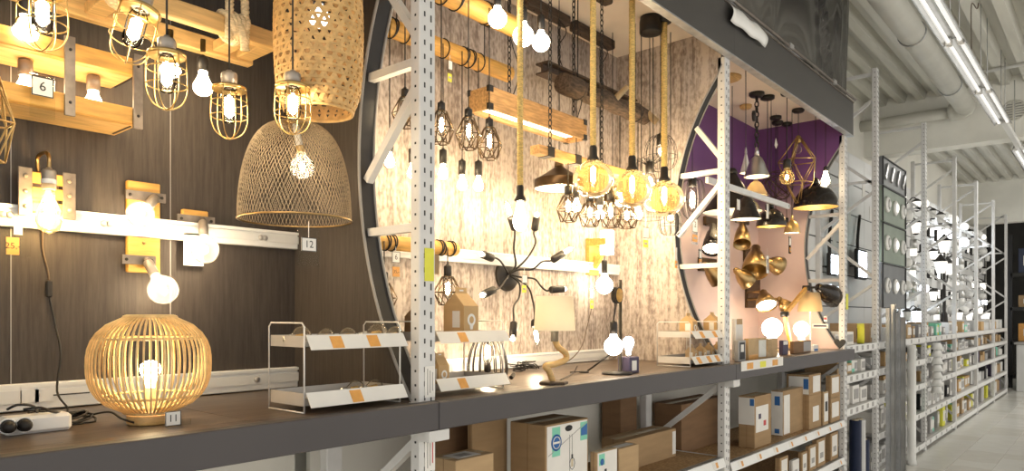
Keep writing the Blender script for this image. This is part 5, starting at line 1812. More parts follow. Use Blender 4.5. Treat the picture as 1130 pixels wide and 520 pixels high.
# globe bulb and clear cone bulb
t = bare_pendant(868.5, 176, 2.00, 'plain round filament bulb on a black cord in front of the gold wire diamond', ZC, G3, sock_px=10, rp=8, kind='soft')
canopy(t, W(868.5, 0, Y=2.0), 0.05, 0.035)
t = thing('glass_cone_pendant', 'small clear glass cone pendant above the widest black dome', 'pendant lamp', W(911, 185, Y=1.93), G3)
q = W(911, 184, Y=1.93)
d = D(911, 1.93)
cord(t, q, ZC)
canopy(t, q, 0.04)
s = socket(t, q, (0, 0, -1), 0.018, 5 * d)
MB().lathe([(0.02, 0.01), (0.03, -0.01), (7.5 * d, -24 * d)], 22, Matrix.Translation(s)).build('glass_shade', 'glass_clear', t)
pear_bulb(t, s, (0, 0, -1), 4.5 * d, 16 * d, 'lit_frost')
# gold wire diamond
t = thing('gold_wire_pendant', 'large gold wire diamond pendant of open triangles', 'pendant lamp', W(881, 150, Y=2.10), G3)
q = W(881, 150, Y=2.10)
d = D(881, 2.10)
cord(t, q, ZC)
canopy(t, q, 0.05)
s = socket(t, q + Vector((0, 0, 0.0)), (0, 0, -1), 0.02, 8 * d, 'brass')
rows = [(2.5, 2), (21, 28), (15, 52), (3, 74)]
n = 5
V3 = [[q + Vector((r * d * math.cos(2 * PI * (k + 0.5 * i) / n), r * d * math.sin(2 * PI * (k + 0.5 * i) / n), -y * d)) for k in range(n)] for i, (r, y) in enumerate(rows)]
for i in range(len(rows)):
    for k in range(n):
        MB().tube([V3[i][k], V3[i][(k + 1) % n]], 0.0045, 5).build('edge_wire', 'gold_wire', t)
        if i < len(rows) - 1:
            MB().tube([V3[i][k], V3[i + 1][k]], 0.0045, 5).build('edge_wire', 'gold_wire', t)
            MB().tube([V3[i][(k + 1) % n], V3[i + 1][k]], 0.0045, 5).build('edge_wire', 'gold_wire', t)
pear_bulb(t, s, (0, 0, -1), 0.03, 0.09, 'glass_globe')
# thin bronze wire ball left of it
t = thing('wire_ball_pendant', 'loose ball of thin dark bronze wire hanging left of the gold diamond', 'pendant lamp', W(862, 190, Y=2.38), G3)
q = W(858, 205, Y=2.38)
d = D(858, 2.38)
cord(t, q + Vector((0, 0, 20 * d)), ZC)
canopy(t, q, 0.05)
rn = random.Random(9)
for k in range(9):
    MB().tube(ring(q, (18 - rn.random() * 3) * d, 26, axis=(rn.uniform(-1, 1), rn.uniform(-1, 1), rn.uniform(-0.7, 0.7))), 0.003, 4, True).build('wire_loop', 'bronze_dark', t)
globe_bulb(t, q + Vector((0, 0, 0.05)), (0, 0, -1), 0.03, 'glass_globe')
# more cords and ceiling roses with nothing but sockets in view, white paper star
t = thing('paper_tag', 'white diamond paper tag hanging among the cords of the purple bay', 'paper tag', W(856, 158, Y=2.3))
q = W(856, 158, Y=2.3)
d = D(856, 2.3)
MB().prism([(-4 * d, -3 * d), (1 * d, -6 * d), (5 * d, -1 * d), (0, 6 * d)], 0.003, Matrix.Translation(q) @ Matrix.Rotation(PI / 2, 4, 'X')).build('paper', 'print_white', t)
cord(t, q + Vector((0, -0.002, 5 * d)), ZC, 0.0015, name='string')
# mounting bar from the second upright
a, b = W(809, 209, Y=2.02), W(868, 226, Y=2.02)
b.z = a.z
t = thing('mounting_bar', 'white horizontal mounting bar in front of the black pendants', 'bar', a)
MB().box(UP[1] + UW + 0.001, b.x, 1.995, 2.015, a.z - 0.02, a.z + 0.02).build('bar', 'upright_paint', t)
MB().sphere((b.x - 0.02, 1.992, a.z), 0.01, 8, 5).build('bolt', 'steel', t)
# tags hanging in the purple bay
card_tag(767, 248, 2.35, 13, 17, '2', 'tall tag card numbered 2 hanging beside the caged tube lamp', string=22, price=('', 'print_orange', 11, 8), ppx=(0, 15), holder=(-8, 8, -13, 22), size=0.55)
card_tag(773, 281, 2.30, 6, 8, '', 'small red-edged tag below the card numbered 2', string=14, price=('', 'print_orange', 6, 8), ppx=(0, 9), holder=(-4, 4, -6, 14))
card_tag(815, 226, 2.0, 8, 12, '', 'kraft paper tag on the black bell pendant beside the second upright', holder=False)
card_tag(847, 233, 2.05, 6, 17, '', 'rolled white paper tag on the black dome pendant', holder=False)
card_tag(872, 267, 2.15, 6, 8, '', 'small white card in front of the lit pink wall', string=8, price=('', 'print_orange', 4, 5), ppx=(1, 9), holder=(-4, 4, -6, 13))
card_tag(847, 292, 2.2, 7, 20, '', 'long white tag hanging on the brass double spotlight', string=8, holder=False, price=('', 'print_red', 3, 12), ppx=(0, 0))
# wall spots
def spot(parent, base, tip, r, m='brass_old', lit=None, bell=True, face=1.0):
    """bell-shaped spot head from base (cap) to tip (mouth centre)"""
    ax = tip - base
    L = ax.length
    f = frame(base, ax)
    prof = [(0, 0), (r * 0.35, 0.0), (r * 0.42, L * 0.22), (r * 0.60, L * 0.32), (r * 0.85, L * 0.62), (r, L), (r * 0.95, L), (r * 0.80, L * 0.66), (r * 0.5, L * 0.4), (0, L * 0.38)]
    MB().lathe(prof, 22, f).build('spot_head', m, parent)
    if lit:
        MB().lathe([(0, L * 0.86), (r * 0.90, L * 0.86), (r * 0.90, L * 0.90), (0, L * 0.93)], 20, f).build('spot_lamp', lit, parent)
def wall_spot(label, heads, plate, m='brass_old'):
    px0, px1, py0, py1 = plate
    a, b = W(px0, py1, Y=YB - 0.02), W(px1, py0, Y=YB - 0.02)
    t = thing('wall_spotlight', label, 'wall lamp', ((a.x + b.x) / 2, YB, (a.z + b.z) / 2), 'wall spotlights of the purple bay')
    z0 = W((px0 + px1) / 2, py1, Y=YB - 0.02).z
    z1 = W((px0 + px1) / 2, py0, Y=YB - 0.02).z
    MB().cbox(a.x, b.x, YB - 0.03, YB - 0.0005, z0, z1, 0.004).build('wall_plate', 'bronze_dark', t)
    for (bp, tp_, rpx, lit, Yh) in heads:
        B = W(*bp, Y=Yh)
        T = W(*tp_, Y=Yh - 0.06)
        pc = Vector(((a.x + b.x) / 2 if abs(B.x - (a.x + b.x) / 2) < 0.2 else min(max(B.x, a.x), b.x), YB - 0.03, min(max(B.z, z0), z1)))
        MB().tube([pc, pc.lerp(B, 0.5), B], 0.012, 8).build('swivel_arm', m, t)
        MB().sphere(B, 0.022, 12, 8).build('swivel_joint', m, t)
        spot(t, B, T, rpx * D(bp[0], Yh), m, lit)
    return t
wall_spot('glossy dark dome spotlight left of the second upright', [((787, 249), (786, 276), 11, 'lit_disc', 2.45)], (778, 792, 240, 250), 'black_gloss')
wall_spot('brass dome spotlight right of the second upright', [((819, 246), (819, 270), 9.5, None, 2.45)], (813, 826, 238, 247), 'brass_old')
wall_spot('lit brass spotlight low on the left of the second upright', [((778, 292), (793, 310), 10, 'lit_disc', 2.48)], (772, 790, 285, 300), 'brass_old')
wall_spot('brass double spotlight with round heads on the lit pink wall', [((834, 273), (833, 300), 14, None, 2.42), ((847, 288), (860, 294), 11, None, 2.30)], (822, 836, 276, 290), 'brass_old')
wall_spot('row of brass spotlights on a dark plate with one oval face lit', [((842, 322), (846, 338), 11.5, 'lit_white2', 2.42), ((812, 298), (826, 312), 10, None, 2.46), ((860, 330), (869, 340), 8, None, 2.28)], (824, 838, 300, 340), 'brass_old')
# globe lamps on the shelf
def shelf_at(px, Y):
    return Vector((W(px, 380, Y=Y).x, Y, ZS))
for px, py, r, Y, lb in ((852, 363, 11, 2.22, 'larger white globe table lamp shining behind the small boxes'), (884.5, 364, 8.5, 2.08, 'smaller warm globe table lamp right of the larger globe')):
    b0 = shelf_at(px, Y)
    d = D(px, Y)
    t = thing('globe_table_lamp', lb, 'table lamp', b0, 'globe lamps on the purple bay shelf')
    MB().lathe([(0, 0), (0.05, 0), (0.05, 0.012), (0.022, 0.02), (0.018, W(px, py + r * 1.1, Y=Y).z - ZS), (0, W(px, py + r * 1.1, Y=Y).z - ZS)], 20, Matrix.Translation(b0)).build('base', 'brass_old', t)
    globe_bulb(t, Vector((b0.x, Y, W(px, py + r * 1.2, Y=Y).z)), (0, 0, 1), r * d, 'lit_globe' if px < 870 else 'lit_frost')
# cream shade lamp
b0 = shelf_at(894, 2.10)
d = D(894, 2.10)
t = thing('cream_shade_lamp', 'slim table lamp with a cream tapered shade near the right partition', 'table lamp', b0)
MB().lathe([(0, 0), (0.055, 0), (0.055, 0.01), (0.008, 0.018), (0.007, W(894, 343, Y=2.1).z - ZS), (0, W(894, 343, Y=2.1).z - ZS)], 20, Matrix.Translation(b0)).build('stand', 'white_plastic', t)
z0_, z1_ = W(894, 344, Y=2.1).z, W(894, 323, Y=2.1).z
MB().lathe([(13 * d, z0_), (10 * d, z1_), (10 * d - 0.002, z1_), (13 * d - 0.002, z0_)], 28, Matrix.Translation((b0.x, b0.y, 0))).build('shade', 'shade_cloth_warm', t)
MB().tube([(b0.x - 12.5 * d, b0.y, z0_ + 0.01), (b0.x + 12.5 * d, b0.y, z0_ + 0.01)], 0.002, 5).build('shade_spoke', 'steel', t)
pear_bulb(t, (b0.x, b0.y, z0_ + 0.005), (0, 0, 1), 0.025, 0.07, 'lit_frost')
# articulated wooden desk lamp with black shade
Yj = 2.15
b0 = shelf_at(873, Yj)
t = thing('wooden_arm_lamp', 'desk lamp with jointed wooden arms and an upturned black shade', 'desk lamp', b0)
MB().lathe([(0, 0), (0.07, 0), (0.07, 0.015), (0, 0.02)], 24, Matrix.Translation(b0)).build('base', 'wood_dark', t)
j0, j1, j2 = Vector((b0.x, Yj, ZS + 0.015)), W(866, 347, Y=Yj), W(890, 318, Y=Yj - 0.05)
MB().bar(j0, j1, 0.035, 0.025, (0, 1, 0)).build('lower_arm', 'pine_yellow', t)
MB().bar(j1, j2, 0.035, 0.025, (0, 1, 0)).build('upper_arm', 'pine_yellow', t)
for j in (j1, j2):
    MB().lathe([(0, -0.03), (0.024, -0.03), (0.024, 0.03), (0, 0.03)], 16, frame(j, (0, 1, 0))).build('joint', 'black_metal', t)
hB, hT = W(903, 317, Y=2.02), W(921, 328, Y=1.95)
MB().tube([j2, hB], 0.010, 8).build('neck', 'black_metal', t)
spot(t, hB, hT, 0.10, 'black_gloss', 'lit_disc')
# grey shade behind it
b1 = shelf_at(907, 2.45)
# boxes in front: packages on the shelf edge
def carton(name, label, x0, x1, y0, y1, z0, z1, m='cardboard', cat='box', group=None, tape=True, panels=(), yaw=0.0, flap=True):
    t = thing(name, label, cat, ((x0 + x1) / 2, (y0 + y1) / 2, z0), group)
    MB().cbox(x0, x1, y0, y1, z0, z1, 0.003).build('box_body', m, t)
    if tape:
        ym = (y0 + y1) / 2
        MB().box(x0 + 0.002, x1 - 0.002, ym - 0.02, ym + 0.02, z1, z1 + 0.0008).build('tape_strip', 'tape', t)
    if flap:
        ym = (y0 + y1) / 2
        MB().box(x0 - 0.0006, x0, ym - 0.0015, ym + 0.0015, z0, z1).build('flap_seam', 'cardboard_dark', t)
    for pi_, (face, u0, u1, v0, v1, pm, nm) in enumerate(panels):
        e_ = 0.0012 + 0.0006 * pi_
        if face == 'f':
            MB().box(x0 + (x1 - x0) * u0, x0 + (x1 - x0) * u1, y0 - e_, y0 - 0.0001, z0 + (z1 - z0) * v0, z0 + (z1 - z0) * v1).build(nm, pm, t)
        elif face == 'l':
            MB().box(x0 - e_, x0 - 0.0001, y1 - (y1 - y0) * u1, y1 - (y1 - y0) * u0, z0 + (z1 - z0) * v0, z0 + (z1 - z0) * v1).build(nm, pm, t)
        else:
            MB().box(x0 + (x1 - x0) * u0, x0 + (x1 - x0) * u1, y0 + (y1 - y0) * v0, y0 + (y1 - y0) * v1, z1 + 0.0001, z1 + e_).build(nm, pm, t)
    return t
def px_box(name, label, px0, px1, pback, ptop, zb, Y, m='cardboard', **kw):
    """box from photo: front face px0..px1 at depth Y, left face running back to px pback, top at row ptop (front-left corner)"""
    a, b = W(px0, ptop, Y=Y), W(px1, ptop, Y=Y)
    k = W(pback, ptop, X=a.x)
    return carton(name, label, a.x, b.x, Y, max(k.y, Y + 0.03), zb, a.z, m, **kw)
t = px_box('bulb_package', 'black package with a white bulb drawing beside the second upright', 815, 823, 811, 376, ZS, 1.87, 'print_grey', tape=False, flap=False, panels=[('f', 0.15, 0.85, 0.1, 0.9, 'print_black', 'black_panel'), ('f', 0.3, 0.7, 0.45, 0.8, 'print_white', 'bulb_print')])
px_box('bulb_package', 'tall white package leaning behind the black bulb package', 812, 820, 809, 352, ZS, 1.97, 'print_white', tape=False, flap=False, panels=[('f', 0.1, 0.9, 0.86, 1.0, 'cardboard_light', 'kraft_edge')])
t = px_box('wrapped_package', 'yellow package in crumpled clear wrap on the shelf edge', 826, 846, 822, 374, ZS, 1.87, 'kraft_warm', tape=False, flap=False, panels=[('f', 0.02, 0.5, 0.02, 0.25, 'print_orange', 'orange_panel'), ('f', 0.55, 0.95, 0.1, 0.9, 'print_white', 'bulb_print')])
w0 = t.location
mbw = MB()
rn = random.Random(2)
xa_, xb_ = W(825, 0, Y=1.865).x, W(853, 0, Y=1.865).x
vs = [(xa_, 1.862, ZS), (xb_, 1.862, ZS), (xb_ - 0.07, 1.864, ZS + 0.24), (xa_ + 0.02, 1.864, ZS + 0.22), ((xa_ + xb_) / 2, 1.858, ZS + 0.1)]
mbw.add(vs, [(0, 1, 4), (1, 2, 4), (2, 3, 4), (3, 0, 4)]).build('clear_wrap', 'acrylic', t)
px_box('small_carton', 'plain cardboard carton between the wrapped package and the dark tin', 847, 858, 845, 374, ZS, 1.90, 'cardboard_light', flap=False)
px_box('small_carton', 'narrow dark blue carton in front of the larger globe lamp', 864, 870, 862, 376, ZS, 1.93, 'print_purple', tape=False, flap=False, panels=[('f', 0.1, 0.9, 0.7, 0.95, 'print_white', 'label_panel')])
px_box('small_carton', 'wide brown carton with dark side in front of the smaller globe lamp', 876, 895, 872, 377, ZS, 1.92, 'cardboard_dark', tape=False, flap=False, panels=[('f', 0.55, 0.98, 0.1, 0.9, 'print_grey', 'grey_panel')])
px_box('small_carton', 'small white carton on the shelf left of the right partition', 898, 903, 896, 381, ZS, 1.92, 'print_white', tape=False, flap=False, panels=[('f', 0.1, 0.9, 0.1, 0.4, 'print_blue', 'blue_panel')])
# price strip clipped on the beam
x0, x1 = W(818, 400, Y=1.79).x, W(864, 395, Y=1.79).x
t = thing('price_strip', 'white price strip clipped to the shelf edge at the purple bay', 'price strip', ((x0 + x1) / 2, 1.79, ZS - 0.06))
MB().box(x0, x1, 1.789, 1.792, ZS - 0.05, ZS + 0.012).build('strip', 'print_white', t)
for k in range(3):
    xx = x0 + (x1 - x0) * (0.12 + 0.3 * k)
    lb = MB().box(xx, xx + 0.10, 1.7878, 1.7889, ZS - 0.042, ZS - 0.002).build('price_label', 'print_orange' if k != 1 else 'print_yellow', t)
# pieces stuck on the right partition: heart, cards
xp = UP[2] - 0.001
t = thing('heart_hook', 'dark heart-shaped cutout low on the pink right partition', 'decoration', W(927, 380, X=xp))
q = W(927, 379, X=xp)
hp = [(0.05 * (16 * math.sin(a) ** 3) / 16, 0.05 * (13 * math.cos(a) - 5 * math.cos(2 * a) - 2 * math.cos(3 * a) - math.cos(4 * a)) / 16) for a in [2 * PI * i / 28 for i in range(28)]]
MB().prism(hp, 0.004, Matrix(((0, 0, -1, q.x - 0.0005), (1, 0, 0, q.y), (0, 1, 0, q.z), (0, 0, 0, 1)))).build('heart', 'print_black', t)
for px, py, wd, h, lb, mm in ((905, 360, 0.14, 0.04, 'small dark price label on the pink right partition', 'print_purple'), (911, 352, 0.03, 0.05, 'small red-lettered sticker on the pink right partition', 'print_red')):
    q = W(px, py, X=xp)
    if q.y > 2.55:
        q.y = 2.5
    t = thing('partition_label', lb, 'label', q)
    cdm = MB().box(q.x - 0.003, q.x - 0.0005, q.y - wd / 2, q.y + wd / 2, q.z - h / 2, q.z + h / 2).build('label_card', 'print_white', t)
    MB().box(q.x - 0.004, q.x - 0.003, q.y - wd * 0.4, q.y + wd * 0.4, q.z - h * 0.15, q.z + h * 0.25).build('print_line', mm, cdm)
# rack with cartons at the end of the white wood bay
counter_rack('two-tier white wire rack with small yellow bulb houses left of the second upright', 3.78, 4.16, 1.885, 2.10, ZS + 0.262, [(ZS + 0.172, 0.035), (ZS + 0.018, 0.040)], [(0.3, 0.75), (0.2, 0.55, 0.85)])
zt = ZS + 0.176
for px, lb in ((767, 'left yellow gable-top package on the upper tray by the second upright'), (793, 'right yellow gable-top package on the upper tray by the second upright')):
    house_box(px, 358, zt, 1.96, 11, 25, 0.09, lb, m='kraft_warm', handle=False)
zt = ZS + 0.022
for k, (px, lb) in enumerate(((768, 'leftmost small gable-top package on the lower tray by the second upright'), (778, 'second small gable-top package on the lower tray by the second upright'), (787, 'third small gable-top package on the lower tray by the second upright'), (796, 'rightmost small gable-top package on the lower tray by the second upright'))):
    house_box(px, 392, zt, 1.93, 7, 19, 0.06, lb, m='kraft_warm' if k else 'cardboard_light', handle=False)
# white support tube: cords hanging along the ceiling of the purple bay
for px, py, r, lb in ((847, 109, 0.055, 'flat black ceiling rose in the middle of the purple bay ceiling'), (856, 131, 0.05, 'small black ceiling rose near the purple back wall'), (868, 138, 0.045, 'black hook rose beside the gold diamond cord')):
    p = W(px, py, z=ZC - 0.02)
    t = thing('ceiling_rose', lb, 'ceiling rose', (p.x, p.y, ZC), 'ceiling roses of the purple bay')
    MB().lathe([(0, -0.03), (r * 0.7, -0.03), (r, -0.022), (r, 0), (0, 0)], 20, Matrix.Translation((p.x, p.y, ZC - 0.0005))).build('rose_plate', 'black_metal', t)
    MB().tube([(p.x, p.y, ZC - 0.03), (p.x, p.y, EYE + 0.9)], 0.003, 6).build('cord', 'cord_black', t)
    MB().lathe([(0, 0), (0.018, 0), (0.018, -0.06), (0, -0.06)], 12, Matrix.Translation((p.x, p.y, EYE + 0.9))).build('empty_socket', 'black_metal', t)
# ================================================================== UNDER THE LAMP SHELF
def stock_shelf(label, x0, x1, zr, n_lab, y1=2.45, beam=0.07, rail=True):
    z = EYE + zr
    t = thing('stock_shelf', label, 'shelf', ((x0 + x1) / 2, 1.9, z - beam))
    MB().cbox(x0, x1, 1.86, 1.90, z - beam, z - 0.001, 0.003).build('front_beam', 'galvanised', t)
    MB().cbox(x0, x1, y1 - 0.04, y1, z - beam, z - 0.02, 0.003).build('rear_beam', 'galvanised', t)
    nb = 3
    for i in range(nb):
        MB().box(x0 + (x1 - x0) * i / nb + 0.001, x0 + (x1 - x0) * (i + 1) / nb - 0.001, 1.9005, y1 - 0.041, z - 0.018, z).build('osb_board', 'osb', t)
    if rail:
        f = Matrix.Translation((0, 1.856, z - 0.002)) @ Matrix.Rotation(math.radians(-18), 4, 'X')
        r = MB().box(x0 + 0.01, x1 - 0.01, -0.003, 0, -0.055, 0, f).build('price_rail', 'white_plastic', t)
        for k in range(n_lab):
            xx = x0 + 0.12 + (x1 - x0 - 0.3) * k / max(1, n_lab - 1)
            l_ = MB().box(xx, xx + 0.07, -0.0045, -0.0031, -0.048, -0.006, f).build('price_label', 'print_white', r)
            MB().box(xx + 0.04, xx + 0.068, -0.0052, -0.0046, -0.044, -0.012, f).build('price_patch', 'print_orange', r)
    return t
X20, X21 = UP[0] + UW + 0.002, UP[1] - 0.002
X30, X31 = UP[1] + UW + 0.002, UP[2] - 0.002
stock_shelf('lower stock shelf with chipboard under the white wood bay', X20, X21, -0.88, 4)
stock_shelf('upper stock shelf of cartons under the purple bay', X30, X31, -0.93, 8)
stock_shelf('bottom stock shelf of small cartons under the purple bay', X30, X31, -1.26, 3)
Z2 = EYE - 0.88
Z3 = EYE - 0.93
GB = 'cartons on the stock shelves'
def badge(t, x, y, z, r, m='print_blue', inner=True):
    o = MB().lathe([(0, 0), (r, 0), (r, 0.0008), (0, 0.0008)], 20, frame((x, y - 0.0030, z), (0, -1, 0))).build('round_badge', m, t)
    if inner:
        MB().tube(ring((x, y - 0.0040, z), r * 0.7, 20, axis=(0, -1, 0)), r * 0.06, 4, True).build('badge_ring', 'print_white', o)
        MB().box(x - r * 0.6, x + r * 0.6, y - 0.0044, y - 0.0038, z - r * 0.12, z + r * 0.12).build('badge_line', 'print_white', o)
# large printed lamp carton
t = px_box('printed_carton', 'large carton printed with two hanging lamps and a blue round badge', 602, 649, 563, 470, Z2, 1.93, 'cardboard', group=GB, panels=[('f', 0.03, 0.97, 0.02, 0.98, 'print_white', 'front_print'), ('f', 0.14, 0.32, 0.62, 0.96, 'print_green', 'green_band'), ('f', 0.80, 0.97, 0.74, 0.96, 'print_green', 'green_band')])
a, b = W(602, 470, Y=1.93), W(649, 470, Y=1.93)
wd, hh = b.x - a.x, a.z - Z2
badge(t, a.x + wd * 0.23, 1.93, a.z - hh * 0.22, wd * 0.115)
MB().prism([(0, 0), (wd * 0.15, 0), (wd * 0.15, wd * 0.16), (0, wd * 0.10)], 0.0008, Matrix.Translation((a.x + wd * 0.81, 1.9268, a.z - hh * 0.2)) @ Matrix.Rotation(PI / 2, 4, 'X')).build('corner_flag', 'print_blue', t)
MB().lathe([(0, 0), (wd * 0.085, 0), (wd * 0.085, 0.001), (0, 0.001)], 18, frame((a.x + wd * 0.52, 1.9286, a.z - hh * 0.08), (0, -1, 0)) @ Matrix.Diagonal((1, 0.5, 1, 1))).build('hand_hole', 'print_black', t)
for u, v in ((0.60, 0.42), (0.54, 0.62)):
    x_, z_ = a.x + wd * u, a.z - hh * v
    MB().box(x_ - 0.0008, x_ + 0.0008, 1.9278, 1.9286, z_, a.z - hh * 0.16).build('cord_print', 'print_black', t)
    MB().box(x_ - 0.006, x_ + 0.006, 1.9276, 1.9286, z_ - 0.012, z_ + 0.008).build('socket_print', 'print_black', t)
    MB().tube(ring((x_, 1.928, z_ - 0.035), 0.020, 8, 0.028, axis=(0, -1, 0)), 0.0014, 4, True).build('lamp_print', 'print_black', t)
    MB().box(x_ - 0.007, x_ + 0.007, 1.9279, 1.9286, z_ - 0.05, z_ - 0.014).build('bulb_print', 'tape', t)
MB().bar((a.x + wd * 0.05, 1.928, a.z - hh * 0.36), (a.x + wd * 0.95, 1.928, a.z - hh * 0.05), 0.001, 0.003, (0, 0, 1)).build('print_line', 'print_grey', t)
t = px_box('printed_carton', 'small printed carton with blue badge right of the large lamp carton', 659, 681, 651, 500, Z2, 1.90, 'cardboard_light', group=GB, panels=[('f', 0.02, 0.98, 0.0, 0.98, 'print_white', 'front_print'), ('f', 0.08, 0.36, 0.70, 0.95, 'print_green', 'green_band'), ('f', 0.35, 0.45, 0.1, 0.6, 'print_black', 'lamp_print'), ('f', 0.55, 0.72, 0.1, 0.5, 'print_black', 'lamp_print')])
a, b = W(659, 500, Y=1.90), W(681, 500, Y=1.90)
badge(t, a.x + (b.x - a.x) * 0.22, 1.90, a.z - 0.05, 0.016, inner=False)
px_box('carton', 'plain open-topped carton with a white paper on top beside the small printed carton', 683, 705, 664, 496, Z2, 1.96, 'cardboard_light', group=GB, panels=[('t', 0.1, 0.9, 0.2, 0.6, 'print_white', 'paper_sheet')])
a = W(705, 476, Y=2.22)
carton('carton', 'long low carton with a white end label on the chipboard shelf', W(690, 480, Y=2.10).x, W(746, 480, Y=2.10).x, 2.10, 2.26, Z2, EYE - 0.705, 'cardboard', group=GB, panels=[('f', 0.92, 0.99, 0.1, 0.9, 'print_white', 'end_label')])
px_box('carton', 'tall dark carton behind the long low carton', 752, 800, 722, 447, Z3, 2.22, 'cardboard_dark', group=GB, panels=[('t', 0.1, 0.6, 0.4, 0.5, 'tape', 'tape_piece')])
carton('carton', 'dark carton deep on the shelf left of the rear post', W(690, 450, Y=2.42).x, W(708, 450, Y=2.42).x, 2.455, 2.60, Z2 + 0.001, EYE - 0.43, 'cardboard_dark', group=GB)
px_box('carton', 'plain dark carton left of the large lamp carton', 521, 560, 519, 463, Z2, 2.18, 'cardboard', group=GB)
px_box('carton', 'dark carton deepest behind the first upright', 482, 520, 478, 468, Z2, 2.30, 'cardboard_dark', group=GB)
px_box('carton', 'low carton with printed paper on its top behind the first upright', 503, 545, 476, 509, Z2, 1.95, 'cardboard_light', group=GB, panels=[('t', 0.15, 0.75, 0.15, 0.8, 'print_white', 'paper_sheet'), ('t', 0.3, 0.6, 0.3, 0.6, 'print_grey', 'paper_print')])
Z3 = EYE - 0.93
PR = lambda *a: list(a)
t = px_box('printed_carton', 'carton with white lamp print and open corner right of the second upright', 833, 851, 815, 438, Z3, 1.92, 'cardboard', group=GB, panels=[('l', 0.0, 0.98, 0.45, 0.97, 'print_white', 'side_print'), ('l', 0.7, 0.95, 0.82, 0.95, 'print_blue', 'blue_flag'), ('f', 0.05, 0.8, 0.3, 0.8, 'print_white', 'front_print'), ('f', 0.2, 0.35, 0.55, 0.65, 'print_purple', 'dot_print'), ('f', 0.5, 0.65, 0.4, 0.5, 'print_red', 'dot_print')])
t = px_box('printed_carton', 'tall carton with white side print and blue round badge under the purple bay', 864, 887, 851, 432, Z3, 1.95, 'cardboard', group=GB, panels=[('l', 0.02, 0.98, 0.02, 0.98, 'print_white', 'side_print'), ('l', 0.3, 0.75, 0.68, 0.88, 'print_blue', 'blue_badge'), ('l', 0.3, 0.7, 0.06, 0.16, 'print_blue', 'blue_badge'), ('f', 0.03, 0.3, 0.04, 0.9, 'print_white', 'front_print')])
px_box('carton', 'plain carton with one white sticker in front of the tall badge carton', 893, 906, 885, 437, Z3, 1.90, 'cardboard', group=GB, panels=[('f', 0.3, 0.8, 0.2, 0.65, 'print_white', 'sticker')])
zt_ = W(893, 437, Y=1.90).z
px_box('printed_carton', 'wide printed carton lying on top of the plain sticker carton', 893, 906, 868, 414, zt_ + 0.001, 1.90, 'cardboard', group=GB, panels=[('l', 0.1, 0.98, 0.05, 0.9, 'print_white', 'side_print'), ('l', 0.75, 0.97, 0.3, 0.8, 'print_blue', 'blue_badge'), ('f', 0.3, 0.9, 0.1, 0.9, 'print_white', 'front_print')])
px_box('printed_carton', 'narrow carton with a black lamp print right of the plain sticker carton', 909, 914, 907, 433, Z3, 1.89, 'cardboard_light', group=GB, panels=[('f', 0.1, 0.95, 0.1, 0.95, 'print_white', 'front_print'), ('f', 0.3, 0.8, 0.4, 0.7, 'print_black', 'lamp_print')])
px_box('carton', 'lower one of two stacked stickered cartons at the right end under the purple bay', 917, 927, 914, 440, Z3, 1.88, 'cardboard', group=GB, panels=[('f', 0.1, 0.85, 0.2, 0.8, 'print_white', 'sticker')])
zt_ = W(917, 440, Y=1.88).z
px_box('carton', 'upper one of two stacked stickered cartons at the right end under the purple bay', 917, 927, 911, 415, zt_ + 0.001, 1.88, 'cardboard', group=GB, panels=[('f', 0.1, 0.85, 0.2, 0.9, 'print_white', 'sticker')])
Z4 = EYE - 1.26
for k, (px0, px1, pb, pt, lb, m_) in enumerate(((861, 870, 855, 506, 'leftmost small carton on the bottom stock shelf', 'cardboard'), (875, 882, 872, 509, 'small white-faced carton on the bottom stock shelf', 'print_white'), (885, 891, 882, 500, 'second white-labelled carton on the bottom stock shelf', 'cardboard'), (893, 901, 890, 493, 'third white-labelled carton on the bottom stock shelf', 'cardboard'), (902, 911, 896, 486, 'wide white-labelled carton on the bottom stock shelf', 'cardboard'), (917, 925, 911, 479, 'rightmost white-labelled carton on the bottom stock shelf', 'cardboard'))):
    px_box('carton', lb, px0, px1, pb, pt, Z4, 1.885, m_, group=GB, tape=False, panels=[('f', 0.15, 0.85, 0.15, 0.9, 'print_white', 'sticker'), ('f', 0.3, 0.7, 0.3, 0.5, 'print_grey', 'print_block')])

# ================================================================== THE AISLE RACK
PX = [7.80, 10.15, 12.33, 14.45, 16.65, 18.70]
ORD = ['first', 'second', 'third', 'fourth', 'fifth', 'sixth']
for k, x in enumerate(PX):
    upright(x, '%s grey upright of the aisle rack beyond the purple bay' % ORD[k], EYE + 2.5 - (0.06 * k), YF, 0.60, full=True, m='upright_paint', slots=(k < 2))
# display wall of white panels with black joints
dwl = struct('wall_display', MB().box(6.80, 20.5, 2.46, 2.50, EYE - 0.27, EYE + 1.95), 'joint_black')
proto_p = MB().cbox(0.006, 0.694, -0.012, 0.0, 0.006, 0.364, 0.002).build('display_panel', 'panel_white', dwl)
firstp = True
for i in range(19):
    for j in range(6):
        o = proto_p if firstp else proto_p.copy()
        if not firstp:
            C.objects.link(o)
        firstp = False
        o.location = (6.90 + 0.70 * i, 2.46, EYE - 0.27 + 0.37 * j)
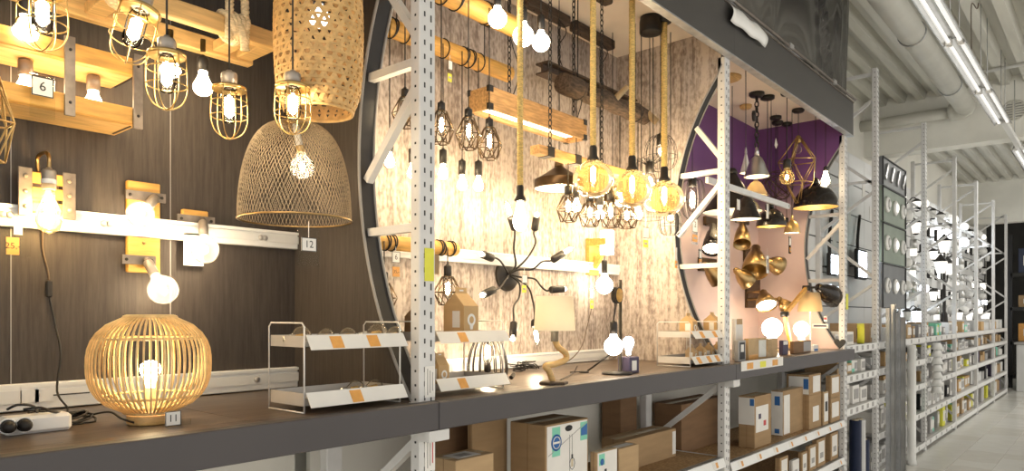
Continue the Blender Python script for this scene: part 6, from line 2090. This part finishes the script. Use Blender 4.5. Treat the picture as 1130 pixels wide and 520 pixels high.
# shelves per bay
NTH = ['first', 'second', 'third', 'fourth', 'fifth', 'sixth', 'seventh', 'eighth', 'ninth', 'tenth', 'eleventh', 'twelfth', 'thirteenth', 'fourteenth', 'fifteenth', 'sixteenth', 'seventeenth', 'eighteenth', 'nineteenth', 'twentieth']
SHZ = [-0.28, -0.55, -0.85, -1.21, -1.60]
BAYS = [(UP[2] + UW + 0.003, PX[0] - 0.003)] + [(PX[k] + UW + 0.003, PX[k + 1] - 0.003) for k in range(5)]
BAYN = ['narrow bay beside the purple one'] + ['%s aisle rack bay' % ORD[k] for k in range(5)]
SHN = ['top', 'second', 'third', 'fourth', 'bottom']
COLS = ['print_white', 'print_white', 'white_paint', 'print_grey', 'panel_white', 'cardboard_light', 'print_white', 'tray_grey', 'print_yellow', 'print_purple', 'print_green', 'kraft_warm', 'print_black']
COLN = {'print_white': 'white', 'white_paint': 'white', 'panel_white': 'white', 'print_grey': 'grey', 'tray_grey': 'grey', 'cardboard_light': 'cardboard', 'kraft_warm': 'cardboard', 'print_yellow': 'yellow', 'print_purple': 'dark purple', 'print_green': 'green', 'print_black': 'black'}
rn = random.Random(21)
pk_mesh = {}
def pk(m):
    """unit retail box with a label panel, shared mesh data"""
    if m not in pk_mesh:
        o = MB().cbox(0, 1, 0, 1, 0, 1, 0.01).build('retail_box', m)
        l_ = MB().box(0.15, 0.85, -0.012, -0.001, 0.25, 0.8).build('box_label', 'print_grey' if COLN[m] == 'white' else 'print_white')
        pk_mesh[m] = (o.data, l_.data)
        bpy.data.objects.remove(o)
        bpy.data.objects.remove(l_)
    return pk_mesh[m]
for b, (x0, x1) in enumerate(BAYS):
    for s_, zr in enumerate(SHZ):
        z = EYE + zr
        if b == 0 and s_ >= 3:
            continue
        t = thing('aisle_shelf', '%s shelf in the %s' % (SHN[s_], BAYN[b]), 'shelf', ((x0 + x1) / 2, 1.9, z - 0.06))
        MB().box(x0, x1, 1.86, 1.90, z - 0.07, z - 0.002).build('front_beam', 'upright_paint', t)
        MB().box(x0, x1, 1.9005, 2.44, z - 0.02, z).build('shelf_board', 'tray_grey', t)
        MB().box(x0, x1, 1.852, 1.859, z - 0.055, z + 0.004).build('price_rail', 'white_plastic', t)
        if b < 3:
            for k in range(5):
                xx = x0 + (x1 - x0) * (0.1 + 0.18 * k)
                MB().box(xx, xx + 0.07, 1.8508, 1.8519, z - 0.05, z - 0.008).build('price_label', 'print_grey', t)
        if s_ == 0 and b > 0:
            hmax = 0.20
        else:
            hmax = (SHZ[s_ - 1] - zr - 0.10) if s_ else 0.16
        x = x0 + 0.03
        prefer = rn.choice(COLS[:7])
        nbx = 0
        while x < x1 - 0.10:
            wd = rn.uniform(0.09, 0.24) if b < 3 else rn.uniform(0.16, 0.34)
            if x + wd > x1 - 0.02:
                break
            m_ = prefer if rn.random() < 0.45 else rn.choice(COLS)
            if b == 3 and rn.random() < 0.5:
                m_ = rn.choice(['print_yellow', 'print_white', 'kraft_warm'])
            h = hmax * rn.uniform(0.55, 0.97)
            dp = rn.uniform(0.2, 0.4)
            blocked = s_ == 0 and any(x - 0.03 < q_ + r_ and x + wd + 0.03 > q_ - r_ for q_, r_ in ((W(1042, 345, Y=2.15).x, 0.14), (8.40, 0.03), (W(999, 200, Y=1.92).x - 0.1, 0.03), (W(946, 364, Y=1.95).x, 0.12)))
            if not blocked and not (s_ == 4 and rn.random() < 0.25) and not (b == 0 and s_ == 3):
                me, ml = pk(m_)
                o = bpy.data.objects.new('retail_box', me)
                C.objects.link(o)
                o.location = (x, 1.915 + rn.uniform(0, 0.05), z + 0.0005)
                o.scale = (wd, dp, h)
                tag(o, '%s retail box, %s from left, %s shelf of the %s' % (COLN[m_], NTH[nbx], SHN[s_], BAYN[b]), 'box', '%s boxes, %s shelf, %s' % (COLN[m_], SHN[s_], BAYN[b]))
                nbx += 1
                if b < 4:
                    l_ = bpy.data.objects.new('box_label', ml)
                    C.objects.link(l_)
                    l_.parent = o
            x += wd + rn.uniform(0.008, 0.05)

# wall lamps on the display panels
def lamp_lantern(t, c, s, lit):
    MB().box(c.x - 0.03 * s, c.x + 0.03 * s, 2.44, 2.4475, c.z - 0.06 * s, c.z + 0.06 * s).build('wall_plate', 'black_metal', t)
    MB().tube(smooth_path([(c.x, 2.44, c.z), (c.x, 2.36, c.z + 0.10 * s), (c.x, 2.30, c.z + 0.07 * s)], 4), 0.008, 6).build('arm', 'black_metal', t)
    o = Matrix.Translation((c.x, 2.30, c.z - 0.02 * s))
    MB().lathe([(0, 0.10 * s), (0.03 * s, 0.09 * s), (0.085 * s, 0.05 * s), (0.08 * s, 0.045 * s), (0, 0.045 * s)], 6, o, False).build('roof', 'black_metal', t)
    MB().lathe([(0, -0.10 * s), (0.045 * s, -0.10 * s), (0.07 * s, 0.044 * s), (0, 0.044 * s)], 6, o, False).build('lantern_glass', lit, t)
    MB().lathe([(0, -0.125 * s), (0.02 * s, -0.12 * s), (0.05 * s, -0.101 * s), (0, -0.101 * s)], 6, o, False).build('lantern_foot', 'black_metal', t)
def lamp_globe(t, c, s, lit):
    MB().lathe([(0, 0), (0.05 * s, 0), (0.05 * s, 0.02), (0, 0.02)], 14, frame((c.x, 2.4475, c.z), (0, -1, 0))).build('wall_plate', 'steel', t)
    MB().tube([(c.x, 2.43, c.z), (c.x, 2.33, c.z)], 0.012, 8).build('arm', 'steel', t)
    MB().sphere((c.x, 2.31, c.z + 0.07 * s), 0.085 * s, 14, 8).build('globe', lit, t)
    MB().lathe([(0, -0.03), (0.05 * s, -0.02), (0.06 * s, 0.0), (0, 0.0)], 14, Matrix.Translation((c.x, 2.31, c.z))).build('cup', 'steel', t)
def lamp_cyl(t, c, s, lit):
    MB().box(c.x - 0.04 * s, c.x + 0.04 * s, 2.435, 2.4475, c.z - 0.05 * s, c.z + 0.05 * s).build('wall_plate', 'steel', t)
    MB().tube([(c.x, 2.435, c.z), (c.x, 2.37, c.z)], 0.014, 8).build('arm', 'steel', t)
    MB().lathe([(0, -0.13 * s), (0.05 * s, -0.13 * s), (0.05 * s, -0.02 * s), (0, -0.02 * s)], 14, Matrix.Translation((c.x, 2.35, c.z))).build('glass_cylinder', lit, t)
    MB().lathe([(0, -0.02 * s), (0.055 * s, -0.02 * s), (0.055 * s, 0.13 * s), (0, 0.13 * s)], 14, Matrix.Translation((c.x, 2.35, c.z))).build('metal_cylinder', 'steel', t)
def lamp_flood(t, c, s, lit):
    MB().tube([(c.x - 0.05 * s, 2.447, c.z - 0.02), (c.x - 0.05 * s, 2.38, c.z - 0.02), (c.x + 0.05 * s, 2.38, c.z - 0.02), (c.x + 0.05 * s, 2.447, c.z - 0.02)], 0.008, 6).build('bracket', 'black_metal', t)
    MB().cbox(c.x - 0.10 * s, c.x + 0.10 * s, 2.33, 2.375, c.z - 0.09 * s, c.z + 0.09 * s, 0.01).build('housing', 'black_metal', t)
    MB().box(c.x - 0.085 * s, c.x + 0.085 * s, 2.327, 2.33, c.z - 0.075 * s, c.z + 0.075 * s).build('lens', lit, t)
KIND = [(lamp_lantern, 'black six-sided lantern'), (lamp_globe, 'steel arm lamp with white globe'), (lamp_cyl, 'steel cylinder up-down lamp'), (lamp_flood, 'black square floodlight')]
ROWN = ['lowest', 'second lowest', 'third lowest', 'third highest', 'second highest', 'highest']
rn = random.Random(4)
COLX = [11.35 + 0.62 * i for i in range(14)]
for ci, x in enumerate(COLX):
    for ri in range(6):
        fn, nm = KIND[(ci * 2 + ri * 3 + rn.randint(0, 1)) % 3 if rn.random() < 0.85 else 3]
        lit_on = rn.random() < 0.5
        litm = ('lit_white' if rn.random() < 0.8 else 'lit_cool') if lit_on else 'white_plastic'
        c = Vector((x + rn.uniform(-0.05, 0.05), 2.44, EYE + 0.03 + 0.33 * ri))
        t = thing('outdoor_wall_lamp', '%s, %s row, %s column of the white display wall' % (nm, ROWN[ri], NTH[ci]), 'wall lamp', c, 'outdoor lamps on the white display wall')
        fn(t, c, rn.uniform(0.8, 1.1), litm)
# the two floodlights seen through the right partition's cutout and beside it
for px, py, s_, lb in ((921, 292, 1.35, 'small lit floodlight seen through the cutout of the pink partition'), (952, 292, 2.0, 'large lit floodlight with a blue-white lens on the white panels')):
    q = W(px, py, Y=2.33)
    t = thing('floodlight', lb, 'wall lamp', Vector((q.x, 2.44, q.z)))
    lamp_flood(t, q, s_, 'lit_cool')
    MB().tube(smooth_path([(q.x, 2.38, q.z + 0.1), (q.x + 0.05, 2.40, q.z + 0.3), (q.x + 0.22, 2.42, q.z + 0.62)], 4), 0.018, 6).build('cable_arm', 'black_metal', t)
# small white tube boxes hung on the panels (cards)
for k in range(8):
    pxs = 905 + 8 * k
    q = W(pxs, 210 + (k % 3) * 26, Y=2.446)
    t = solo('info_card', MB().box(q.x - 0.07, q.x + 0.07, 2.443, 2.4465, q.z - 0.09, q.z + 0.09), 'print_white', 'small white information card, number %s along the white panels from the pink partition' % ['one', 'two', 'three', 'four', 'five', 'six', 'seven', 'eight'][k], 'card', 'cards on the white panels', loc=q)
# dark framed sample boards just behind the first aisle upright
Ysb = 1.92
sb_x0, sb_x1 = 8.30, W(999, 200, Y=Ysb).x
zz = [W(976, y, Y=Ysb).z for y in (173, 205, 245, 290, 340)]
SBN = ['top dark grey sample board with slanted strip lights', 'second green-grey sample board with round bulkhead lamps', 'third green-grey sample board with round bulkhead lamps', 'lowest sample board above the wire baskets']
for k in range(4):
    z1, z0 = zz[k] - 0.006, zz[k + 1] + 0.006
    t = thing('sample_board', SBN[k], 'display board', ((sb_x0 + sb_x1) / 2, Ysb, z0), 'sample boards behind the first aisle upright')
    MB().cbox(sb_x0, sb_x1, Ysb, Ysb + 0.03, z0, z1, 0.004).build('board', 'panel_grey' if k in (0, 3) else 'panel_green', t)
    for xx in (sb_x0, sb_x1 - 0.02):
        MB().box(xx, xx + 0.02, Ysb - 0.012, Ysb - 0.0005, z0, z1).build('side_frame', 'joint_black', t)
    MB().box(sb_x0, sb_x1, Ysb - 0.012, Ysb - 0.0005, z1 - 0.012, z1).build('top_frame', 'joint_black', t)
    n = 4 if k == 0 else 3
    for i in range(n):
        xc = sb_x0 + (sb_x1 - sb_x0) * (i + 0.5) / n
        zc = (z0 + z1) / 2
        if k == 0:
            MB().bar((xc - 0.06, Ysb - 0.012, zc - 0.08), (xc + 0.06, Ysb - 0.012, zc + 0.08), 0.05, 0.02, (0, 1, 0)).build('strip_light', 'steel', t)
        else:
            bk = MB().lathe([(0, 0), (0.085, 0), (0.085, 0.02), (0.07, 0.03), (0, 0.032)], 18, frame((xc, Ysb - 0.001, zc), (0, -1, 0)) @ Matrix.Diagonal((1, 1.0, 1, 1))).build('bulkhead_lamp', 'white_plastic', t)
            MB().lathe([(0, 0.033), (0.055, 0.033), (0.03, 0.045), (0, 0.048)], 16, frame((xc, Ysb - 0.001, zc), (0, -1, 0))).build('bulkhead_glass', 'lit_white' if i == 1 else 'panel_white', bk)
for xx in (sb_x0 + 0.1, sb_x1 - 0.1):
    o = MB().box(xx - 0.02, xx + 0.02, Ysb + 0.031, Ysb + 0.05, EYE - 0.28, zz[0]).build('board_post', 'galvanised')
    tag(o, '%s post holding the sample boards from behind' % ('near' if xx < 8.6 else 'far'), 'post')
# lamp post with three lanterns on the top shelf
q = W(1042, 345, Y=2.15)
lb = Vector((q.x, 2.15, EYE - 0.28))
t = thing('lamp_post', 'black garden lamp post with three lanterns standing on the top shelf', 'lamp post', lb)
MB().lathe([(0, 0), (0.13, 0), (0.13, 0.03), (0.06, 0.08), (0.045, 0.3), (0.025, 0.34), (0.022, 1.10), (0, 1.10)], 14, Matrix.Translation(lb)).build('post', 'black_metal', t)
for dx, dz in ((-0.30, 0.95), (0.30, 0.95), (0.0, 1.30)):
    MB().tube(smooth_path([lb + Vector((0, 0, 0.85)), lb + Vector((dx * 0.7, 0, dz - 0.12)), lb + Vector((dx, 0, dz))], 4), 0.014, 6).build('branch', 'black_metal', t)
    o = Matrix.Translation(lb + Vector((dx, 0, dz)))
    MB().lathe([(0, 0), (0.06, 0.0), (0.10, 0.18), (0, 0.18)], 6, o, False).build('lantern_glass', 'lit_white', t)
    MB().lathe([(0.11, 0.181), (0.05, 0.25), (0.015, 0.30), (0, 0.31)], 6, o, False).build('lantern_roof', 'black_metal', t)
# galvanised profiles and a white tube leaning upright at the rack front
for k, (px, top, wd, m_, lb_) in enumerate(((980, 340, 0.034, 'galvanised', 'leftmost tall galvanised profile standing at the first aisle upright'), (985.5, 336, 0.034, 'steel', 'second galvanised profile standing at the first aisle upright'), (991, 345, 0.034, 'galvanised', 'third galvanised profile standing at the first aisle upright'), (996.5, 350, 0.034, 'steel', 'fourth galvanised profile standing at the first aisle upright'))):
    q = W(px, 400, Y=1.79)
    zt_ = W(px, top, Y=1.79).z
    t = thing('metal_profile', lb_, 'metal profile', (q.x, 1.79, 0), 'tall metal profiles')
    x_ = q.x
    MB().box(x_ - wd, x_ + wd, 1.800, 1.804, 0, zt_).build('web', m_, t)
    MB().box(x_ - wd, x_ - wd + 0.004, 1.77, 1.80, 0, zt_).build('flange', m_, t)
    MB().box(x_ + wd - 0.004, x_ + wd, 1.77, 1.80, 0, zt_).build('flange', m_, t)
q = W(1006, 440, Y=1.80)
t = thing('white_tube', 'white round plastic tube standing at the aisle rack beside the profiles', 'tube', (q.x, 1.80, 0))
MB().lathe([(0.045, 0), (0.045, W(1006, 381, Y=1.8).z), (0.038, W(1006, 381, Y=1.8).z), (0.038, 0)], 18, Matrix.Translation((q.x, 1.80, 0))).build('tube_wall', 'white_plastic', t)
MB().lathe([(0.047, 0), (0.05, 0.0), (0.05, 0.05), (0.047, 0.05)], 18, Matrix.Translation((q.x, 1.80, 0))).build('tube_sleeve', 'white_paint', t)
# stack of hanging lampshades at the second aisle upright
CUPN = ['topmost', 'second', 'third', 'fourth', 'fifth', 'sixth', 'lowest']
xq = W(1034, 400, Y=1.765).x
for k in range(7):
    zc = W(1034, 381 + 8 * k, Y=1.765).z
    t = thing('hanging_cup', '%s white cup in the string hung beside the second aisle upright' % CUPN[k], 'cup', (xq, 1.765, zc), 'string of white cups')
    MB().lathe([(0.04, 0.03), (0.075, -0.055), (0.07, -0.055), (0.035, 0.026), (0, 0.026)], 16, Matrix.Translation((xq, 1.765, zc))).build('cup_wall', 'white_plastic', t)
    MB().tube([(xq, 1.765, zc + 0.026), (xq, 1.765, zc + 0.075)], 0.004, 5).build('string', 'wire_white', t)
# dark blue rolls standing below the narrow bay
for k, (px, top, m_, lb_) in enumerate(((944, 464, 'navy', 'left dark blue roll standing below the narrow bay'), (948.5, 463, 'panel_white', 'white roll standing between the dark rolls'), (953, 485, 'navy', 'right short dark blue roll below the narrow bay'))):
    q = W(px, top, Y=1.93)
    t = thing('standing_roll', lb_, 'roll', (q.x, 1.93, 0), 'rolls below the narrow bay')
    MB().cyl((q.x, 1.93, 0), (q.x, 1.93, q.z), 0.055, 16).build('roll', m_, t)
    MB().lathe([(0.025, 0), (0.03, 0), (0.03, 0.01), (0.025, 0.01)], 12, Matrix.Translation((q.x, 1.93, q.z))).build('core_ring', 'tape', t)
# yellow bottle lying at the end of the lamp shelf
q = W(946, 364, Y=1.95)
t = thing('tape_roll', 'yellow-green tape roll on the top shelf of the narrow bay', 'tape', (q.x, 1.98, EYE - 0.28))
MB().lathe([(0.055, -0.03), (0.10, -0.03), (0.10, 0.03), (0.055, 0.03), (0.055, -0.03)], 22, frame((q.x, 1.98 - 0.06, EYE - 0.28 + 0.101), (0.3, -1, 0))).build('tape_ring', 'print_yellow', t)
MB().lathe([(0.04, -0.032), (0.055, -0.032), (0.055, 0.032), (0.04, 0.032), (0.04, -0.032)], 22, frame((q.x, 1.98 - 0.06, EYE - 0.28 + 0.101), (0.3, -1, 0))).build('core', 'print_black', t)

# ------------------------------------------------------------------ far end of the aisle
fr_ = thing('end_rack', 'dark storage rack standing across the far end of the aisle', 'rack', (20.6, 0.3, 0))
for y in (-1.4, 0.4, 1.95):
    MB().box(20.3, 20.4, y - 0.04, y + 0.04, 0, 3.6).build('post', 'joint_black', fr_)
for z in (0.3, 1.1, 1.9, 2.7):
    MB().box(20.3, 21.2, -1.4, 1.95, z - 0.08, z).build('shelf', 'dark_store', fr_)
rn = random.Random(8)
for i, z in enumerate((0.3, 1.1, 1.9, 2.7)):
    for k in range(6):
        y = -1.3 + 0.52 * k
        h = rn.uniform(0.25, 0.6)
        m_ = rn.choice(['cardboard_dark', 'print_grey', 'print_white', 'print_orange', 'navy', 'cardboard'])
        o = MB().cbox(20.36, 20.9, y + 0.06 + 0.05, y + 0.5, z, z + h, 0.01)
        t = thing('stock_box', 'stock box, %s from the right on the %s level of the dark end rack' % (['first', 'second', 'third', 'fourth', 'fifth', 'sixth'][k], ['lowest', 'second', 'third', 'highest'][i]), 'box', (20.63, y + 0.3, z), 'boxes on the end rack')
        o.build('box_body', m_, t)
        MB().box(20.353, 20.359, y + 0.2, y + 0.4, z + h * 0.3, z + h * 0.7).build('box_label', 'print_white', t)
# white counter in front of it
t = thing('white_counter', 'white service counter with grey panels at the end of the aisle', 'counter', (19.7, 0.9, 0))
MB().cbox(19.4, 20.0, 0.3, 1.75, 0, 1.05, 0.01).build('counter_body', 'panel_white', t)
MB().cbox(19.36, 20.04, 0.26, 1.79, 1.05, 1.10, 0.008).build('counter_top', 'print_grey', t)
for y in (0.5, 1.1):
    MB().box(19.392, 19.3995, y, y + 0.5, 0.2, 0.9).build('front_panel', 'print_white', t)
